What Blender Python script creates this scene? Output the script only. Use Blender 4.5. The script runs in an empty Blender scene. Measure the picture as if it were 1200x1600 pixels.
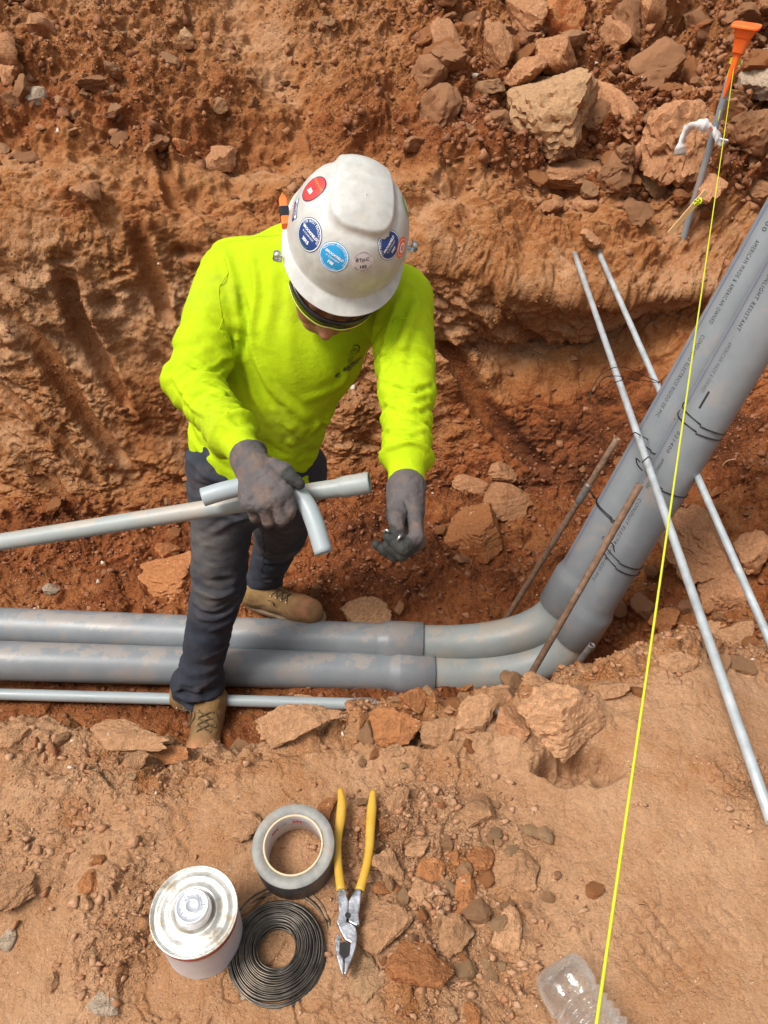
import bpy, math, random
import numpy as np
from mathutils import Vector, Matrix
from mathutils.bvhtree import BVHTree

S = bpy.context.scene
COL = S.collection
random.seed(7)
# ------------------------------------------------------------ camera, sky, sun, exposure
PITCH = math.radians(41.0)
CAM = Vector((0.0, 0.0, 1.08))
cam_d = bpy.data.cameras.new('camera')
cam = bpy.data.objects.new('camera', cam_d)
COL.objects.link(cam)
cam.location = CAM
cam.rotation_euler = (math.radians(90) - PITCH, 0, 0)
cam_d.sensor_fit = 'HORIZONTAL'
cam_d.sensor_width = 36.0
cam_d.lens = 36.0
cam_d.clip_start = 0.02
cam_d.clip_end = 400
S.camera = cam

W = bpy.data.worlds.new('World')
S.world = W
W.use_nodes = True
nt = W.node_tree
bgn = nt.nodes['Background']
sky = nt.nodes.new('ShaderNodeTexSky')
sky.sky_type = 'NISHITA'
sky.sun_disc = False
SUN_EL, SUN_AZ = math.radians(60), math.radians(-122)     # azimuth from +Y towards +X
sky.sun_elevation = SUN_EL
sky.sun_rotation = SUN_AZ
sky.air_density = 1.6
sky.dust_density = 6.0
hs = nt.nodes.new('ShaderNodeHueSaturation')            # an overcast sky has little blue
hs.inputs['Saturation'].default_value = 0.25
nt.links.new(sky.outputs['Color'], hs.inputs['Color'])
nt.links.new(hs.outputs['Color'], bgn.inputs['Color'])
bgn.inputs['Strength'].default_value = 0.125
sl = bpy.data.lights.new('sun', 'SUN')
sl.energy = 2.8
sl.angle = math.radians(20)
sl.color = (1.0, 0.95, 0.88)
sun = bpy.data.objects.new('sun', sl)
COL.objects.link(sun)
sdir = Vector((math.sin(SUN_AZ) * math.cos(SUN_EL), math.cos(SUN_AZ) * math.cos(SUN_EL), math.sin(SUN_EL)))
sun.rotation_euler = sdir.to_track_quat('Z', 'Y').to_euler()
S.view_settings.view_transform = 'Standard'
S.view_settings.look = 'None'
S.view_settings.exposure = 0.24
S.view_settings.gamma = 1.0
S.cycles.use_denoising = True
S.cycles.max_bounces = 8
S.cycles.transparent_max_bounces = 16

# ------------------------------------------------------------ helpers
CP, SP = math.cos(PITCH), math.sin(PITCH)
def ray(px, py):
    u, v = (px - 600) / 1200.0, (py - 800) / 1200.0
    return Vector((u, CP - v * SP, -SP - v * CP))
def P(px, py, d):
    """the world point whose place in the photograph is (px, py), d metres deep"""
    return CAM + ray(px, py) * d
def PZ(px, py, z):
    r = ray(px, py)
    return CAM + r * ((z - CAM.z) / r.z)

def tag(o, label=None, cat=None, group=None, kind=None):
    if label: o['label'] = label
    if cat: o['category'] = cat
    if group: o['group'] = group
    if kind: o['kind'] = kind
    return o
def empty(name, loc=(0, 0, 0), rot=None):
    o = bpy.data.objects.new(name, None)
    COL.objects.link(o)
    o.location = loc
    if rot is not None: o.rotation_euler = rot
    o.empty_display_size = 0.05
    return o
def mesh_obj(name, verts, faces, mat=None, parent=None, smooth=True, local=False):
    """one mesh object; vertices are world positions unless local"""
    me = bpy.data.meshes.new(name)
    verts = np.asarray(verts, dtype=np.float64).reshape(-1, 3)
    if isinstance(faces, np.ndarray) and faces.ndim == 2:
        nf, k = faces.shape
        me.vertices.add(len(verts)); me.vertices.foreach_set('co', verts.astype(np.float32).ravel())
        me.loops.add(nf * k); me.loops.foreach_set('vertex_index', faces.astype(np.int32).ravel())
        me.polygons.add(nf); me.polygons.foreach_set('loop_start', np.arange(0, nf * k, k, dtype=np.int32))
        me.update(calc_edges=True)
    else:
        me.from_pydata([tuple(v) for v in verts], [], [tuple(int(i) for i in f) for f in faces])
        me.update()
    if smooth:
        me.polygons.foreach_set('use_smooth', np.ones(len(me.polygons), dtype=bool))
    if mat: me.materials.append(mat)
    o = bpy.data.objects.new(name, me)
    COL.objects.link(o)
    if parent is not None:
        o.parent = parent
        if not local:
            bpy.context.view_layer.update()
            o.matrix_parent_inverse = parent.matrix_world.inverted()
    return o
def bevel(o, w, seg=2, ang=35):
    m = o.modifiers.new('bevel', 'BEVEL'); m.width = w; m.segments = seg
    m.limit_method = 'ANGLE'; m.angle_limit = math.radians(ang)
    return o

class MB:
    """collects vertices and faces for one mesh"""
    def __init__(s): s.v, s.f = [], []
    def add(s, v, f):
        b = len(s.v); s.v.extend([tuple(x) for x in v]); s.f.extend([tuple(i + b for i in q) for q in f]); return s
    def build(s, name, mat, parent=None, smooth=True): return mesh_obj(name, s.v, s.f, mat, parent, smooth)
def frames(pts):
    pts = [Vector(p) for p in pts]; n = len(pts); T = []
    for i in range(n):
        t = pts[min(i + 1, n - 1)] - pts[max(i - 1, 0)]
        T.append(t.normalized())
    a = Vector((0, 0, 1)) if abs(T[0].z) < .9 else Vector((1, 0, 0))
    N = [(a - T[0] * a.dot(T[0])).normalized()]
    for i in range(1, n):
        v = N[-1] - T[i] * N[-1].dot(T[i]); N.append(v.normalized())
    return pts, T, N
def tube(pts, r, seg=12, cap=True, closed=False):
    """verts, faces of a tube; r a number or one per point"""
    pts, T, N = frames(pts); n = len(pts); V, F = [], []
    for i in range(n):
        ri = r[i] if hasattr(r, '__len__') else r
        B = T[i].cross(N[i])
        for k in range(seg):
            a = 2 * math.pi * k / seg
            V.append(pts[i] + (N[i] * math.cos(a) + B * math.sin(a)) * ri)
    for i in range(n - 1 if not closed else n):
        j = (i + 1) % n
        for k in range(seg):
            k2 = (k + 1) % seg
            F.append((i * seg + k, i * seg + k2, j * seg + k2, j * seg + k))
    if cap and not closed:
        F.append(tuple(range(seg - 1, -1, -1))); F.append(tuple(range((n - 1) * seg, n * seg)))
    return V, F
def spline(ctrl, n=40):
    """Catmull-Rom through the control points"""
    c = [Vector(p) for p in ctrl]; c = [c[0] * 2 - c[1]] + c + [c[-1] * 2 - c[-2]]
    out = []; m = len(c) - 3
    for i in range(n):
        s = i / (n - 1) * m; k = min(int(s), m - 1); t = s - k
        p0, p1, p2, p3 = c[k:k + 4]
        out.append(0.5 * ((2 * p1) + (p2 - p0) * t + (2 * p0 - 5 * p1 + 4 * p2 - p3) * t * t + (3 * p1 - p0 - 3 * p2 + p3) * t ** 3))
    return out
def lathe(prof, seg=48, M=None):
    """profile of (r, z) pairs turned round z, then moved by M"""
    V, F = [], []
    for r, z in prof:
        for k in range(seg):
            a = 2 * math.pi * k / seg; V.append(Vector((r * math.cos(a), r * math.sin(a), z)))
    for i in range(len(prof) - 1):
        for k in range(seg):
            k2 = (k + 1) % seg
            F.append((i * seg + k, i * seg + k2, (i + 1) * seg + k2, (i + 1) * seg + k))
    if M is not None: V = [M @ v for v in V]
    return V, F

# ---- numpy noise
def _hash(ix, iy, iz, seed):
    i_ = lambda a: a.astype(np.int32).view(np.uint32)
    h = i_(ix) * np.uint32(374761393) + i_(iy) * np.uint32(668265263) + i_(iz) * np.uint32(1440662683) + np.uint32((seed * 974711) & 0xffffffff)
    h = (h ^ (h >> np.uint32(13))) * np.uint32(1274126177)
    h = (h ^ (h >> np.uint32(15))) * np.uint32(2246822519)
    return h ^ (h >> np.uint32(16))
def noise3(x, y, z, seed=0):
    x = np.asarray(x, np.float32); y = np.asarray(y, np.float32); z = np.asarray(z, np.float32)
    x, y, z = np.broadcast_arrays(x, y, z)
    ix, iy, iz = np.floor(x), np.floor(y), np.floor(z)
    fx, fy, fz = x - ix, y - iy, z - iz
    ux, uy, uz = [t * t * t * (t * (t * 6 - 15) + 10) for t in (fx, fy, fz)]
    def c(dx, dy, dz):
        h = _hash(ix + dx, iy + dy, iz + dz, seed)
        gx = (h & 1023).astype(np.float32) / 511.5 - 1; gy = ((h >> 10) & 1023).astype(np.float32) / 511.5 - 1; gz = ((h >> 20) & 1023).astype(np.float32) / 511.5 - 1
        return gx * (fx - dx) + gy * (fy - dy) + gz * (fz - dz)
    def L(a, b, t): return a + (b - a) * t
    return L(L(L(c(0,0,0), c(1,0,0), ux), L(c(0,1,0), c(1,1,0), ux), uy), L(L(c(0,0,1), c(1,0,1), ux), L(c(0,1,1), c(1,1,1), ux), uy), uz) * 1.3
def fbm(x, y, z, f, octs, seed=0, gain=.5):
    s = 0; a = 1
    for k in range(octs):
        s = s + a * noise3(x * f, y * f, z * f, seed + k * 17); f *= 2.03; a *= gain
    return s
def clods(a, b, s, seed, prob=.8, steep=1.5, flat=.45, tilt=.5):
    """angular lumps lying on a plane: height above it"""
    gx, gy = np.floor(a / s), np.floor(b / s)
    out = np.zeros(a.shape, np.float32)
    for dx in (-1, 0, 1):
        for dy in (-1, 0, 1):
            cx, cy = gx + dx, gy + dy
            r = [(_hash(cx, cy, cx * 0 + k, seed) & 0xffff).astype(np.float32) / 65535 for k in range(6)]
            px, py = (cx + r[0]) * s - a, (cy + r[1]) * s - b
            R = s * (.30 + .52 * r[2] * r[2])
            ang0 = r[3] * 6.283
            dp = np.zeros(a.shape, np.float32)
            for k in range(5):
                an = ang0 + k * 1.2566 + .35 * np.sin(r[4] * 40 + k * 2.1)
                dp = np.maximum(dp, (px * np.cos(an) + py * np.sin(an)) * (1 + .35 * np.sin(r[5] * 31 + k * 1.7)))
            top = R * flat + tilt * ((r[4] - .5) * px + (r[5] - .5) * py) * 1.6
            h = np.minimum(top, (R - dp) * steep)
            h = np.where(r[3] * 7.13 % 1.0 < prob, h, 0)
            out = np.maximum(out, h)
    return out
def sstep(a, b, x):
    t = np.clip((x - a) / (b - a), 0, 1); return t * t * (3 - 2 * t)
# ------------------------------------------------------------ materials
def new_mat(name):
    m = bpy.data.materials.new(name); m.use_nodes = True
    return m, m.node_tree, m.node_tree.nodes['Principled BSDF']
def N_(nt, t, **kw):
    n = nt.nodes.new(t)
    for k, v in kw.items():
        if hasattr(n, k): setattr(n, k, v)
        else: n.inputs[k.replace('_', ' ')].default_value = v
    return n
def ramp(nt, fac, stops, interp='LINEAR'):
    r = nt.nodes.new('ShaderNodeValToRGB'); r.color_ramp.interpolation = interp
    e = r.color_ramp.elements
    while len(e) < len(stops): e.new(.5)
    for i, (p, c) in enumerate(stops):
        e[i].position = p; e[i].color = tuple(c) + (1,) if len(c) == 3 else c
    nt.links.new(fac, r.inputs[0]); return r
def noise_n(nt, scale, detail=4, rough=.55, vec=None, dist=0.0):
    n = nt.nodes.new('ShaderNodeTexNoise'); n.inputs['Scale'].default_value = scale; n.inputs['Detail'].default_value = detail
    n.inputs['Roughness'].default_value = rough; n.inputs['Distortion'].default_value = dist
    if vec is not None: nt.links.new(vec, n.inputs['Vector'])
    return n
def mixc(nt, a, b, fac, mode='MIX'):
    m = nt.nodes.new('ShaderNodeMix'); m.data_type = 'RGBA'; m.blend_type = mode
    for sock, v in ((m.inputs[0], fac), (m.inputs[6], a), (m.inputs[7], b)):
        if hasattr(v, 'is_output'): nt.links.new(v, sock)
        elif isinstance(v, (int, float)): sock.default_value = v
        else: sock.default_value = tuple(v) + (1,) if len(v) == 3 else v
    return m.outputs[2]
def bump_n(nt, h, strength, dist, prev=None):
    b = nt.nodes.new('ShaderNodeBump'); b.inputs['Strength'].default_value = strength; b.inputs['Distance'].default_value = dist
    nt.links.new(h, b.inputs['Height'])
    if prev is not None: nt.links.new(prev, b.inputs['Normal'])
    return b.outputs[0]
def dusty(m, lo=.55, hi=1.15, col=(.40, .26, .17), sc=12):
    """dust that has settled on whatever faces up"""
    nt = m.node_tree; b = nt.nodes['Principled BSDF']; ge = nt.nodes.new('ShaderNodeNewGeometry'); sx = nt.nodes.new('ShaderNodeSeparateXYZ'); nt.links.new(ge.outputs['Normal'], sx.inputs[0])
    tc = nt.nodes.new('ShaderNodeTexCoord'); n = noise_n(nt, sc, 7, .7, tc.outputs['Object']); s = nt.nodes.new('ShaderNodeMath'); s.operation = 'MULTIPLY_ADD'
    nt.links.new(n.outputs['Fac'], s.inputs[0]); s.inputs[1].default_value = 1.1; hz = nt.nodes.new('ShaderNodeMath'); hz.operation = 'MULTIPLY'; nt.links.new(sx.outputs['Z'], hz.inputs[0]); hz.inputs[1].default_value = .45; nt.links.new(hz.outputs[0], s.inputs[2])
    f = ramp(nt, s.outputs[0], [(lo, (0, 0, 0)), (hi, (.6, .6, .6))]); old = b.inputs['Base Color'].links[0].from_socket
    nt.links.new(mixc(nt, old, col, f.outputs[0]), b.inputs['Base Color'])
def pmat(name, c1, c2=None, scale=20, rough=.6, metal=0.0, bump=0.0, bscale=None, spread=(.35, .65), dirt=None, dscale=6, damt=(.5, .75), spec=.5, rvar=0.0, coat=0.0, stretch=None):
    """two-tone procedural surface with optional dirt patches and bump"""
    m, nt, b = new_mat(name)
    tc = nt.nodes.new('ShaderNodeTexCoord'); v = tc.outputs['Object']
    if stretch:
        mp = nt.nodes.new('ShaderNodeMapping'); mp.inputs['Scale'].default_value = stretch; nt.links.new(v, mp.inputs[0]); v = mp.outputs[0]
    n = noise_n(nt, scale, 5, .6, v)
    col = ramp(nt, n.outputs['Fac'], [(spread[0], c1), (spread[1], c2 or c1)]).outputs[0]
    if dirt:
        d = noise_n(nt, dscale, 6, .65, v)
        f = ramp(nt, d.outputs['Fac'], [(damt[0], (0, 0, 0)), (damt[1], (1, 1, 1))]).outputs[0]
        col = mixc(nt, col, dirt, f)
    nt.links.new(col, b.inputs['Base Color'])
    b.inputs['Roughness'].default_value = rough; b.inputs['Metallic'].default_value = metal
    b.inputs['Specular IOR Level'].default_value = spec; b.inputs['Coat Weight'].default_value = coat
    if rvar:
        rr = ramp(nt, n.outputs['Fac'], [(.3, (rough - rvar,) * 3), (.7, (rough + rvar,) * 3)]); nt.links.new(rr.outputs[0], b.inputs['Roughness'])
    if bump:
        bn = noise_n(nt, bscale or scale * 3, 4, .6, v)
        nt.links.new(bump_n(nt, bn.outputs['Fac'], 1.0, bump), b.inputs['Normal'])
    return m

TAN = (.46, .27, .15); TAN2 = (.425, .225, .112); ORG = (.36, .150, .052); RED = (.27, .082, .024); DRK = (.12, .036, .012); GRY = (.36, .29, .22)
def dirt_mat():
    m, nt, b = new_mat('red_clay')
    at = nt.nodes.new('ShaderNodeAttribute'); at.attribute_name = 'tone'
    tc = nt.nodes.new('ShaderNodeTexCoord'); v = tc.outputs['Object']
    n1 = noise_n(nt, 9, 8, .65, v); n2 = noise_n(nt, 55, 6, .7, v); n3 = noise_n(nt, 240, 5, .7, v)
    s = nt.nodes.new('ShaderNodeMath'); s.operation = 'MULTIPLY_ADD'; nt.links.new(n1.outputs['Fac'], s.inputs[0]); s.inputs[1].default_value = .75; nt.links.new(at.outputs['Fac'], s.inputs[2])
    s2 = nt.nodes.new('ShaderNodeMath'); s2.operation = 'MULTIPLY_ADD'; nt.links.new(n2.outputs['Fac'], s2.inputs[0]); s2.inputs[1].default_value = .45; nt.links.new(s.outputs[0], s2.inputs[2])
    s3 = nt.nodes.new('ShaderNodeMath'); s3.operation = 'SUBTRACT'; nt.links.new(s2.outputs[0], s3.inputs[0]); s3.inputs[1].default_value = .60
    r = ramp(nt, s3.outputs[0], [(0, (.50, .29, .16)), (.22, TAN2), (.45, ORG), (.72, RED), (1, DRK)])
    # pale grit and dark grit
    vo = nt.nodes.new('ShaderNodeTexVoronoi'); vo.inputs['Scale'].default_value = 160; nt.links.new(v, vo.inputs['Vector'])
    g = ramp(nt, vo.outputs['Distance'], [(.10, (1, 1, 1)), (.2, (0, 0, 0))])
    gm = ramp(nt, noise_n(nt, 30, 3, .6, v).outputs['Fac'], [(.56, (0, 0, 0)), (.64, (1, 1, 1))])
    mm = nt.nodes.new('ShaderNodeMath'); mm.operation = 'MULTIPLY'; nt.links.new(g.outputs[0], mm.inputs[0]); nt.links.new(gm.outputs[0], mm.inputs[1])
    c = mixc(nt, r.outputs[0], (.62, .47, .34), mm.outputs[0])
    v3 = ramp(nt, n3.outputs['Fac'], [(.3, (.80, .80, .80)), (.7, (1.18, 1.18, 1.18))])
    c = mixc(nt, c, v3.outputs[0], 1.0, 'MULTIPLY')
    nt.links.new(c, b.inputs['Base Color'])
    b.inputs['Roughness'].default_value = .93; b.inputs['Specular IOR Level'].default_value = .25
    # crumb: cells of two sizes, only where the sheet is loose
    ca = nt.nodes.new('ShaderNodeAttribute'); ca.attribute_name = 'crumb'
    dv = mixc(nt, v, noise_n(nt, 30, 3, .6, v).outputs['Color'], .03)
    bn = bump_n(nt, n2.outputs['Fac'], .8, .014)
    for sc_, dist in ((42, .016), (105, .008), (260, .0035)):
        vv = nt.nodes.new('ShaderNodeTexVoronoi'); vv.inputs['Scale'].default_value = sc_; nt.links.new(dv, vv.inputs['Vector']); vv.inputs['Randomness'].default_value = 1
        hm = nt.nodes.new('ShaderNodeMath'); hm.operation = 'MULTIPLY'; nt.links.new(vv.outputs['Distance'], hm.inputs[0]); nt.links.new(ca.outputs['Fac'], hm.inputs[1])
        b_ = nt.nodes.new('ShaderNodeBump'); b_.invert = True; b_.inputs['Strength'].default_value = .8; b_.inputs['Distance'].default_value = dist
        nt.links.new(hm.outputs[0], b_.inputs['Height']); nt.links.new(bn, b_.inputs['Normal']); bn = b_.outputs[0]
    bn = bump_n(nt, n3.outputs['Fac'], .75, .0035, bn)
    nt.links.new(bn, b.inputs['Normal'])
    return m
def rock_mat(name, top, side, pale=(.55, .38, .25), gap=.5):
    """stone or clod: dust lies on what faces up, fresher clay shows on the sides"""
    m, nt, b = new_mat(name)
    tc = nt.nodes.new('ShaderNodeTexCoord'); v = tc.outputs['Object']
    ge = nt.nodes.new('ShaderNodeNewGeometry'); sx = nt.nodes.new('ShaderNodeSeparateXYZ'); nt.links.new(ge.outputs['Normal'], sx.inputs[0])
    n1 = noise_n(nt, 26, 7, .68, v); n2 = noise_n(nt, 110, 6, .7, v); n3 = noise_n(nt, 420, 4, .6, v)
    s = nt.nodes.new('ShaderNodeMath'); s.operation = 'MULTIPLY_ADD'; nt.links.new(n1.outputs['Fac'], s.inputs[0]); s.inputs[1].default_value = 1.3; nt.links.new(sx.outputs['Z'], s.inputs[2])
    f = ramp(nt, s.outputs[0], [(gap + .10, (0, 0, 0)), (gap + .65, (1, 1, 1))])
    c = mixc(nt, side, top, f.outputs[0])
    g = ramp(nt, n2.outputs['Fac'], [(.3, (.66, .64, .62)), (.7, (1.28, 1.26, 1.24))])
    c = mixc(nt, c, g.outputs[0], 1.0, 'MULTIPLY')
    oi = nt.nodes.new('ShaderNodeObjectInfo'); rr = ramp(nt, oi.outputs['Random'], [(0, (.84, .82, .79)), (1, (1.16, 1.16, 1.16))])
    c = mixc(nt, c, rr.outputs[0], 1.0, 'MULTIPLY')
    pk = ramp(nt, noise_n(nt, 75, 2, .5, v).outputs['Fac'], [(.70, (0, 0, 0)), (.73, (1, 1, 1))])
    c = mixc(nt, c, pale, pk.outputs[0])
    nt.links.new(c, b.inputs['Base Color'])
    b.inputs['Roughness'].default_value = .92; b.inputs['Specular IOR Level'].default_value = .25
    bn = bump_n(nt, n1.outputs['Fac'], .6, .02); bn = bump_n(nt, n2.outputs['Fac'], .8, .006, bn); bn = bump_n(nt, n3.outputs['Fac'], .6, .002, bn)
    nt.links.new(bn, b.inputs['Normal'])
    return m
M = {}
M['dirt'] = dirt_mat()
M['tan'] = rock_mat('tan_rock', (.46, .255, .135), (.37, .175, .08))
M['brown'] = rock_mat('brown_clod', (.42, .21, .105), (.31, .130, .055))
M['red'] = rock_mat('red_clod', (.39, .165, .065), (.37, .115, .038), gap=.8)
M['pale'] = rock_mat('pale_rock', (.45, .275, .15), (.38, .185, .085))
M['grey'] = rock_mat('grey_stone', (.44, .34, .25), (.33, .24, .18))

M['pvc'] = pmat('grey_pvc', (.195, .212, .228), (.225, .243, .26), 14, .42, bump=.0006, bscale=30, dirt=(.36, .25, .18), dscale=7, damt=(.55, .85), rvar=.08)
M['pvc_light'] = pmat('light_grey_pvc', (.255, .28, .275), (.29, .315, .305), 10, .45, bump=.0006, bscale=30, dirt=(.42, .33, .25), dscale=9, damt=(.52, .85), rvar=.08)
M['pvc_small'] = pmat('small_grey_pvc', (.30, .345, .36), (.34, .385, .40), 10, .45, bump=.0004, bscale=60, dirt=(.40, .30, .22), dscale=16, damt=(.6, .85), rvar=.08)
M['galv'] = pmat('galvanised_steel', (.40, .44, .46), (.54, .58, .60), 25, .42, metal=.4, bump=.0004, dirt=(.40, .28, .2), dscale=14, damt=(.62, .85), rvar=.1)
M['rust'] = pmat('rusty_steel', (.17, .10, .065), (.30, .185, .12), 60, .7, metal=.3, bump=.0012, bscale=120, dirt=(.33, .29, .26), dscale=20, damt=(.58, .8))
M['steel_grey'] = pmat('dull_steel', (.20, .19, .18), (.32, .31, .30), 40, .5, metal=.6, bump=.0006, dirt=(.2, .12, .08), dscale=30)
M['wire'] = pmat('black_wire', (.018, .017, .017), (.035, .032, .03), 80, .42, metal=.5)
M['yellow'] = pmat('yellow_line', (.54, .58, .02), (.60, .65, .035), 400, .55, bump=.0006, bscale=900)
M['orange'] = pmat('orange_plastic', (.90, .14, .02), (.95, .17, .03), 25, .42, dirt=(.65, .18, .06), dscale=20, damt=(.55, .8))
M['ink'] = pmat('black_ink', (.02, .02, .022), None, 5, .6)
M['ink_soft'] = pmat('faded_ink', (.10, .105, .11), None, 5, .6)
M['blue_line'] = pmat('blue_ink', (.03, .06, .28), None, 5, .5)
M['dark_hole'] = pmat('dark_bore', (.03, .022, .018), None, 5, .8)
M['foil'] = pmat('silver_tape', (.62, .64, .66), (.85, .86, .88), 70, .25, metal=.9, bump=.004, bscale=60)
M['lath'] = pmat('bare_pine', (.66, .43, .20), (.74, .50, .26), 8, .7, stretch=(1, 1, 1), bump=.0006)
M['ribbon'] = pmat('white_tape', (.80, .78, .76), (.70, .68, .66), 20, .5, bump=.001)
M['pink'] = pmat('pink_marking', (.75, .25, .2), None, 20, .5)
dusty(M['pvc'], .98, 1.7, (.34, .29, .25)); dusty(M['pvc_light'], .95, 1.6, (.40, .33, .26))
# ------------------------------------------------------------ the ground: near bank, trench, far wall, spoil heap in one sheet
def ix(x, tbl):
    t = np.array(tbl, float); return np.interp(x, t[:, 0], t[:, 1])
YE = [(-3, .78), (-.7, .75), (-.55, .73), (-.3, .68), (-.15, .72), (0, .77), (.12, .80), (.28, .84), (.46, .90), (.7, .98), (1.2, 1.1), (3, 1.2)]
ZF = [(-3, -.84), (.75, -.84), (.95, -.66), (1.2, -.46), (1.7, -.35), (3, -.3)]
ZT = [(-3, .30), (-1.4, .26), (-.6, .20), (0, .12), (.6, .05), (1.2, -.01), (3, .05)]
YB = [(-3, 2.05), (-1.2, 2.12), (-.5, 2.25), (0, 2.36), (1, 2.40), (3, 2.3)]
def knots(x):
    """(y, z) of every profile knot at x"""
    ye, zf, zt, yb = ix(x, YE), ix(x, ZF), ix(x, ZT), ix(x, YB)
    dip = sstep(.5, .8, x)
    under = np.exp(-((x - .75) / .55) ** 2)        # undercut on the right of the man
    o = np.ones_like(x)
    return [(-30 * o, 0 * o), (-2 * o, 0 * o), (.12 * o, 0 * o), (ye - .10, -.09 * dip), (ye, -.035 * o - .15 * dip), (ye + .10, -.35 * o + .1 * (zf + .84)),
            (ye + .26, zf + .03), (1.45 * o, zf), (1.9 * o, zf + .0), (yb - .12, zf + .06), (yb, zf + .17),
            (yb + .12 + .22 * under, zf * .45 + zt * .45 + .02), (yb + .24 - .17 * under, zt * .75 - .10 * under - .02), (yb + .34, zt), (yb + .52, zt + .14), (yb + 1.0, zt + .48),
            (yb + 1.9, zt + 1.10), (yb + 3.4, zt + 1.7), (yb + 6, zt + 1.4), (34 * o, .4 * o)]
CNT = [16, 30, 300, 60, 45, 30, 70, 130, 80, 60, 110, 90, 60, 60, 140, 180, 40, 25, 20]
WID = [16, 3, .62, .95, .98, 1.02, 1.1, 1.3, 1.5, 1.55, 1.6, 1.65, 1.7, 1.75, 1.85, 2.05, 2.7, 4, 7, 30]
NU, NO = 860, 50
# near bank, lip, floor, far wall and heap share one parameter
tt = np.concatenate([i + np.arange(c) / c for i, c in enumerate(CNT)] + [[len(CNT)]])
wt = np.interp(tt, np.arange(len(WID)), WID)
k_ = np.arange(1, NO + 1) / NO
out_ = .15 * k_ + 12 * k_ ** 3
u = np.concatenate([-(1 + out_[::-1]), np.linspace(-1, 1, NU), 1 + out_])
def gsm(A, sig=5):
    n = int(sig * 3); w = np.exp(-.5 * (np.arange(-n, n + 1) / sig) ** 2); w /= w.sum()
    Ap = np.pad(A, ((n, n), (0, 0)), mode='edge')
    return sum(w[i] * Ap[i:i + A.shape[0]] for i in range(2 * n + 1))
X = wt[:, None] * u[None, :]
i0 = np.minimum(tt.astype(int), len(CNT) - 1); fr = (tt - i0)[:, None]
Y = np.zeros_like(X); Z = np.zeros_like(X)
for i in range(len(tt)):
    kk = knots(X[i]); a, b_ = kk[i0[i]], kk[i0[i] + 1] if i0[i] + 1 < len(kk) else kk[i0[i]]
    f = fr[i, 0]; Y[i] = a[0] + (b_[0] - a[0]) * f; Z[i] = a[1] + (b_[1] - a[1]) * f
Y = gsm(Y, 7); Z = gsm(Z, 7)
def normals(X, Y, Z):
    Pm = np.stack([X, Y, Z], -1); dt = np.gradient(Pm, axis=0); du = np.gradient(Pm, axis=1)
    n = np.cross(du, dt); n /= np.linalg.norm(n, axis=-1, keepdims=True) + 1e-12
    return n
ds = np.sqrt(np.gradient(Y, axis=0) ** 2 + np.gradient(Z, axis=0) ** 2)
arc = np.cumsum(ds, axis=0); Bc = arc - arc[np.argmin(abs(tt - 2))][None, :]     # distance along the profile, 0 at the start of the near bank
Nn = normals(X, Y, Z)
X0, Y0, Z0 = X.copy(), Y.copy(), Z.copy()
T = np.repeat(tt[:, None], X.shape[1], 1)
def zone(a, b, c, d): return sstep(a, b, T) * (1 - sstep(c, d, T))
z_near = 1 - sstep(3.1, 4.2, T)
z_edge = zone(2.9, 3.6, 5.5, 6.4)
z_floor = zone(5.6, 6.6, 9, 10.3)
z_wall = zone(9, 10.2, 12.8, 13.6)
z_spoil = sstep(12.9, 14.2, T)
core = 1 - sstep(16.5, 18, T) * .7

def px_to_xt(px, py):
    """where the ray through that place of the picture meets the undisplaced sheet"""
    r = ray(px, py)
    ok = slice(20, None)
    k = ((Y0[ok] - 0) * r.x - X0[ok] * r.y)        # lateral miss
    # screen position of every base vertex
    dd = Y0[ok] * CP - (Z0[ok] - CAM.z) * SP
    uu = X0[ok] / dd; vv = (-(Z0[ok] - CAM.z) * CP - Y0[ok] * SP) / dd
    m = (uu - (px - 600) / 1200) ** 2 + (vv - (py - 800) / 1200) ** 2
    m = np.where(dd > .05, m, 9)
    m = m + (dd * 1e-6)
    j = np.unravel_index(np.argmin(m), m.shape)
    return X0[ok][j], Bc[ok][j]

D = np.zeros_like(X)
def crag_(f): return 1 - np.abs(fbm(X, Y, Z, f, 3, 877)) * 2
def crag(f, seed, wrp=.0):
    """broken ridged relief"""
    a = 1 - np.abs(fbm(X, Y, Z, f, 1, seed)) * 2; s = a * np.abs(a); g = .5
    for k in range(3):
        f *= 2.1; b = 1 - np.abs(noise3(X * f, Y * f, Z * f, seed + 7 + k)) * 2; s = s + g * b * (.5 + .5 * s); g *= .5
    return s
TN = np.zeros_like(X)
# broad undulation
big = fbm(X, Y, Z, 1.3, 3, 11); med = fbm(X, Y, Z, 5, 4, 31); fin = fbm(X, Y, Z, 24, 4, 51); vf = fbm(X, Y, Z, 95, 3, 71)
wx, wy = fbm(X, Bc, 0 * X, 8, 3, 91), fbm(X, Bc, 0 * X + 5, 8, 3, 92)
A_, B_ = X + .03 * wx, Bc + .03 * wy
c1 = clods(A_, B_, .19, 3, .62); c2 = clods(A_, B_, .085, 5, .75); c3 = clods(A_, B_, .036, 7, .8); c4 = clods(A_, B_, .0165, 9, .8)
# layered crumbly wall: ledges that run along the bank, broken up
sq = 5.5
lay = fbm(X * .35 + .05 * wx, Y * .5, Z * 1.0 + .04 * wx, 14, 4, 131)
ter = np.abs(fbm(X * .55, Y * .5, Z * 1.25 + .05 * wy, 9, 4, 151))
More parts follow.
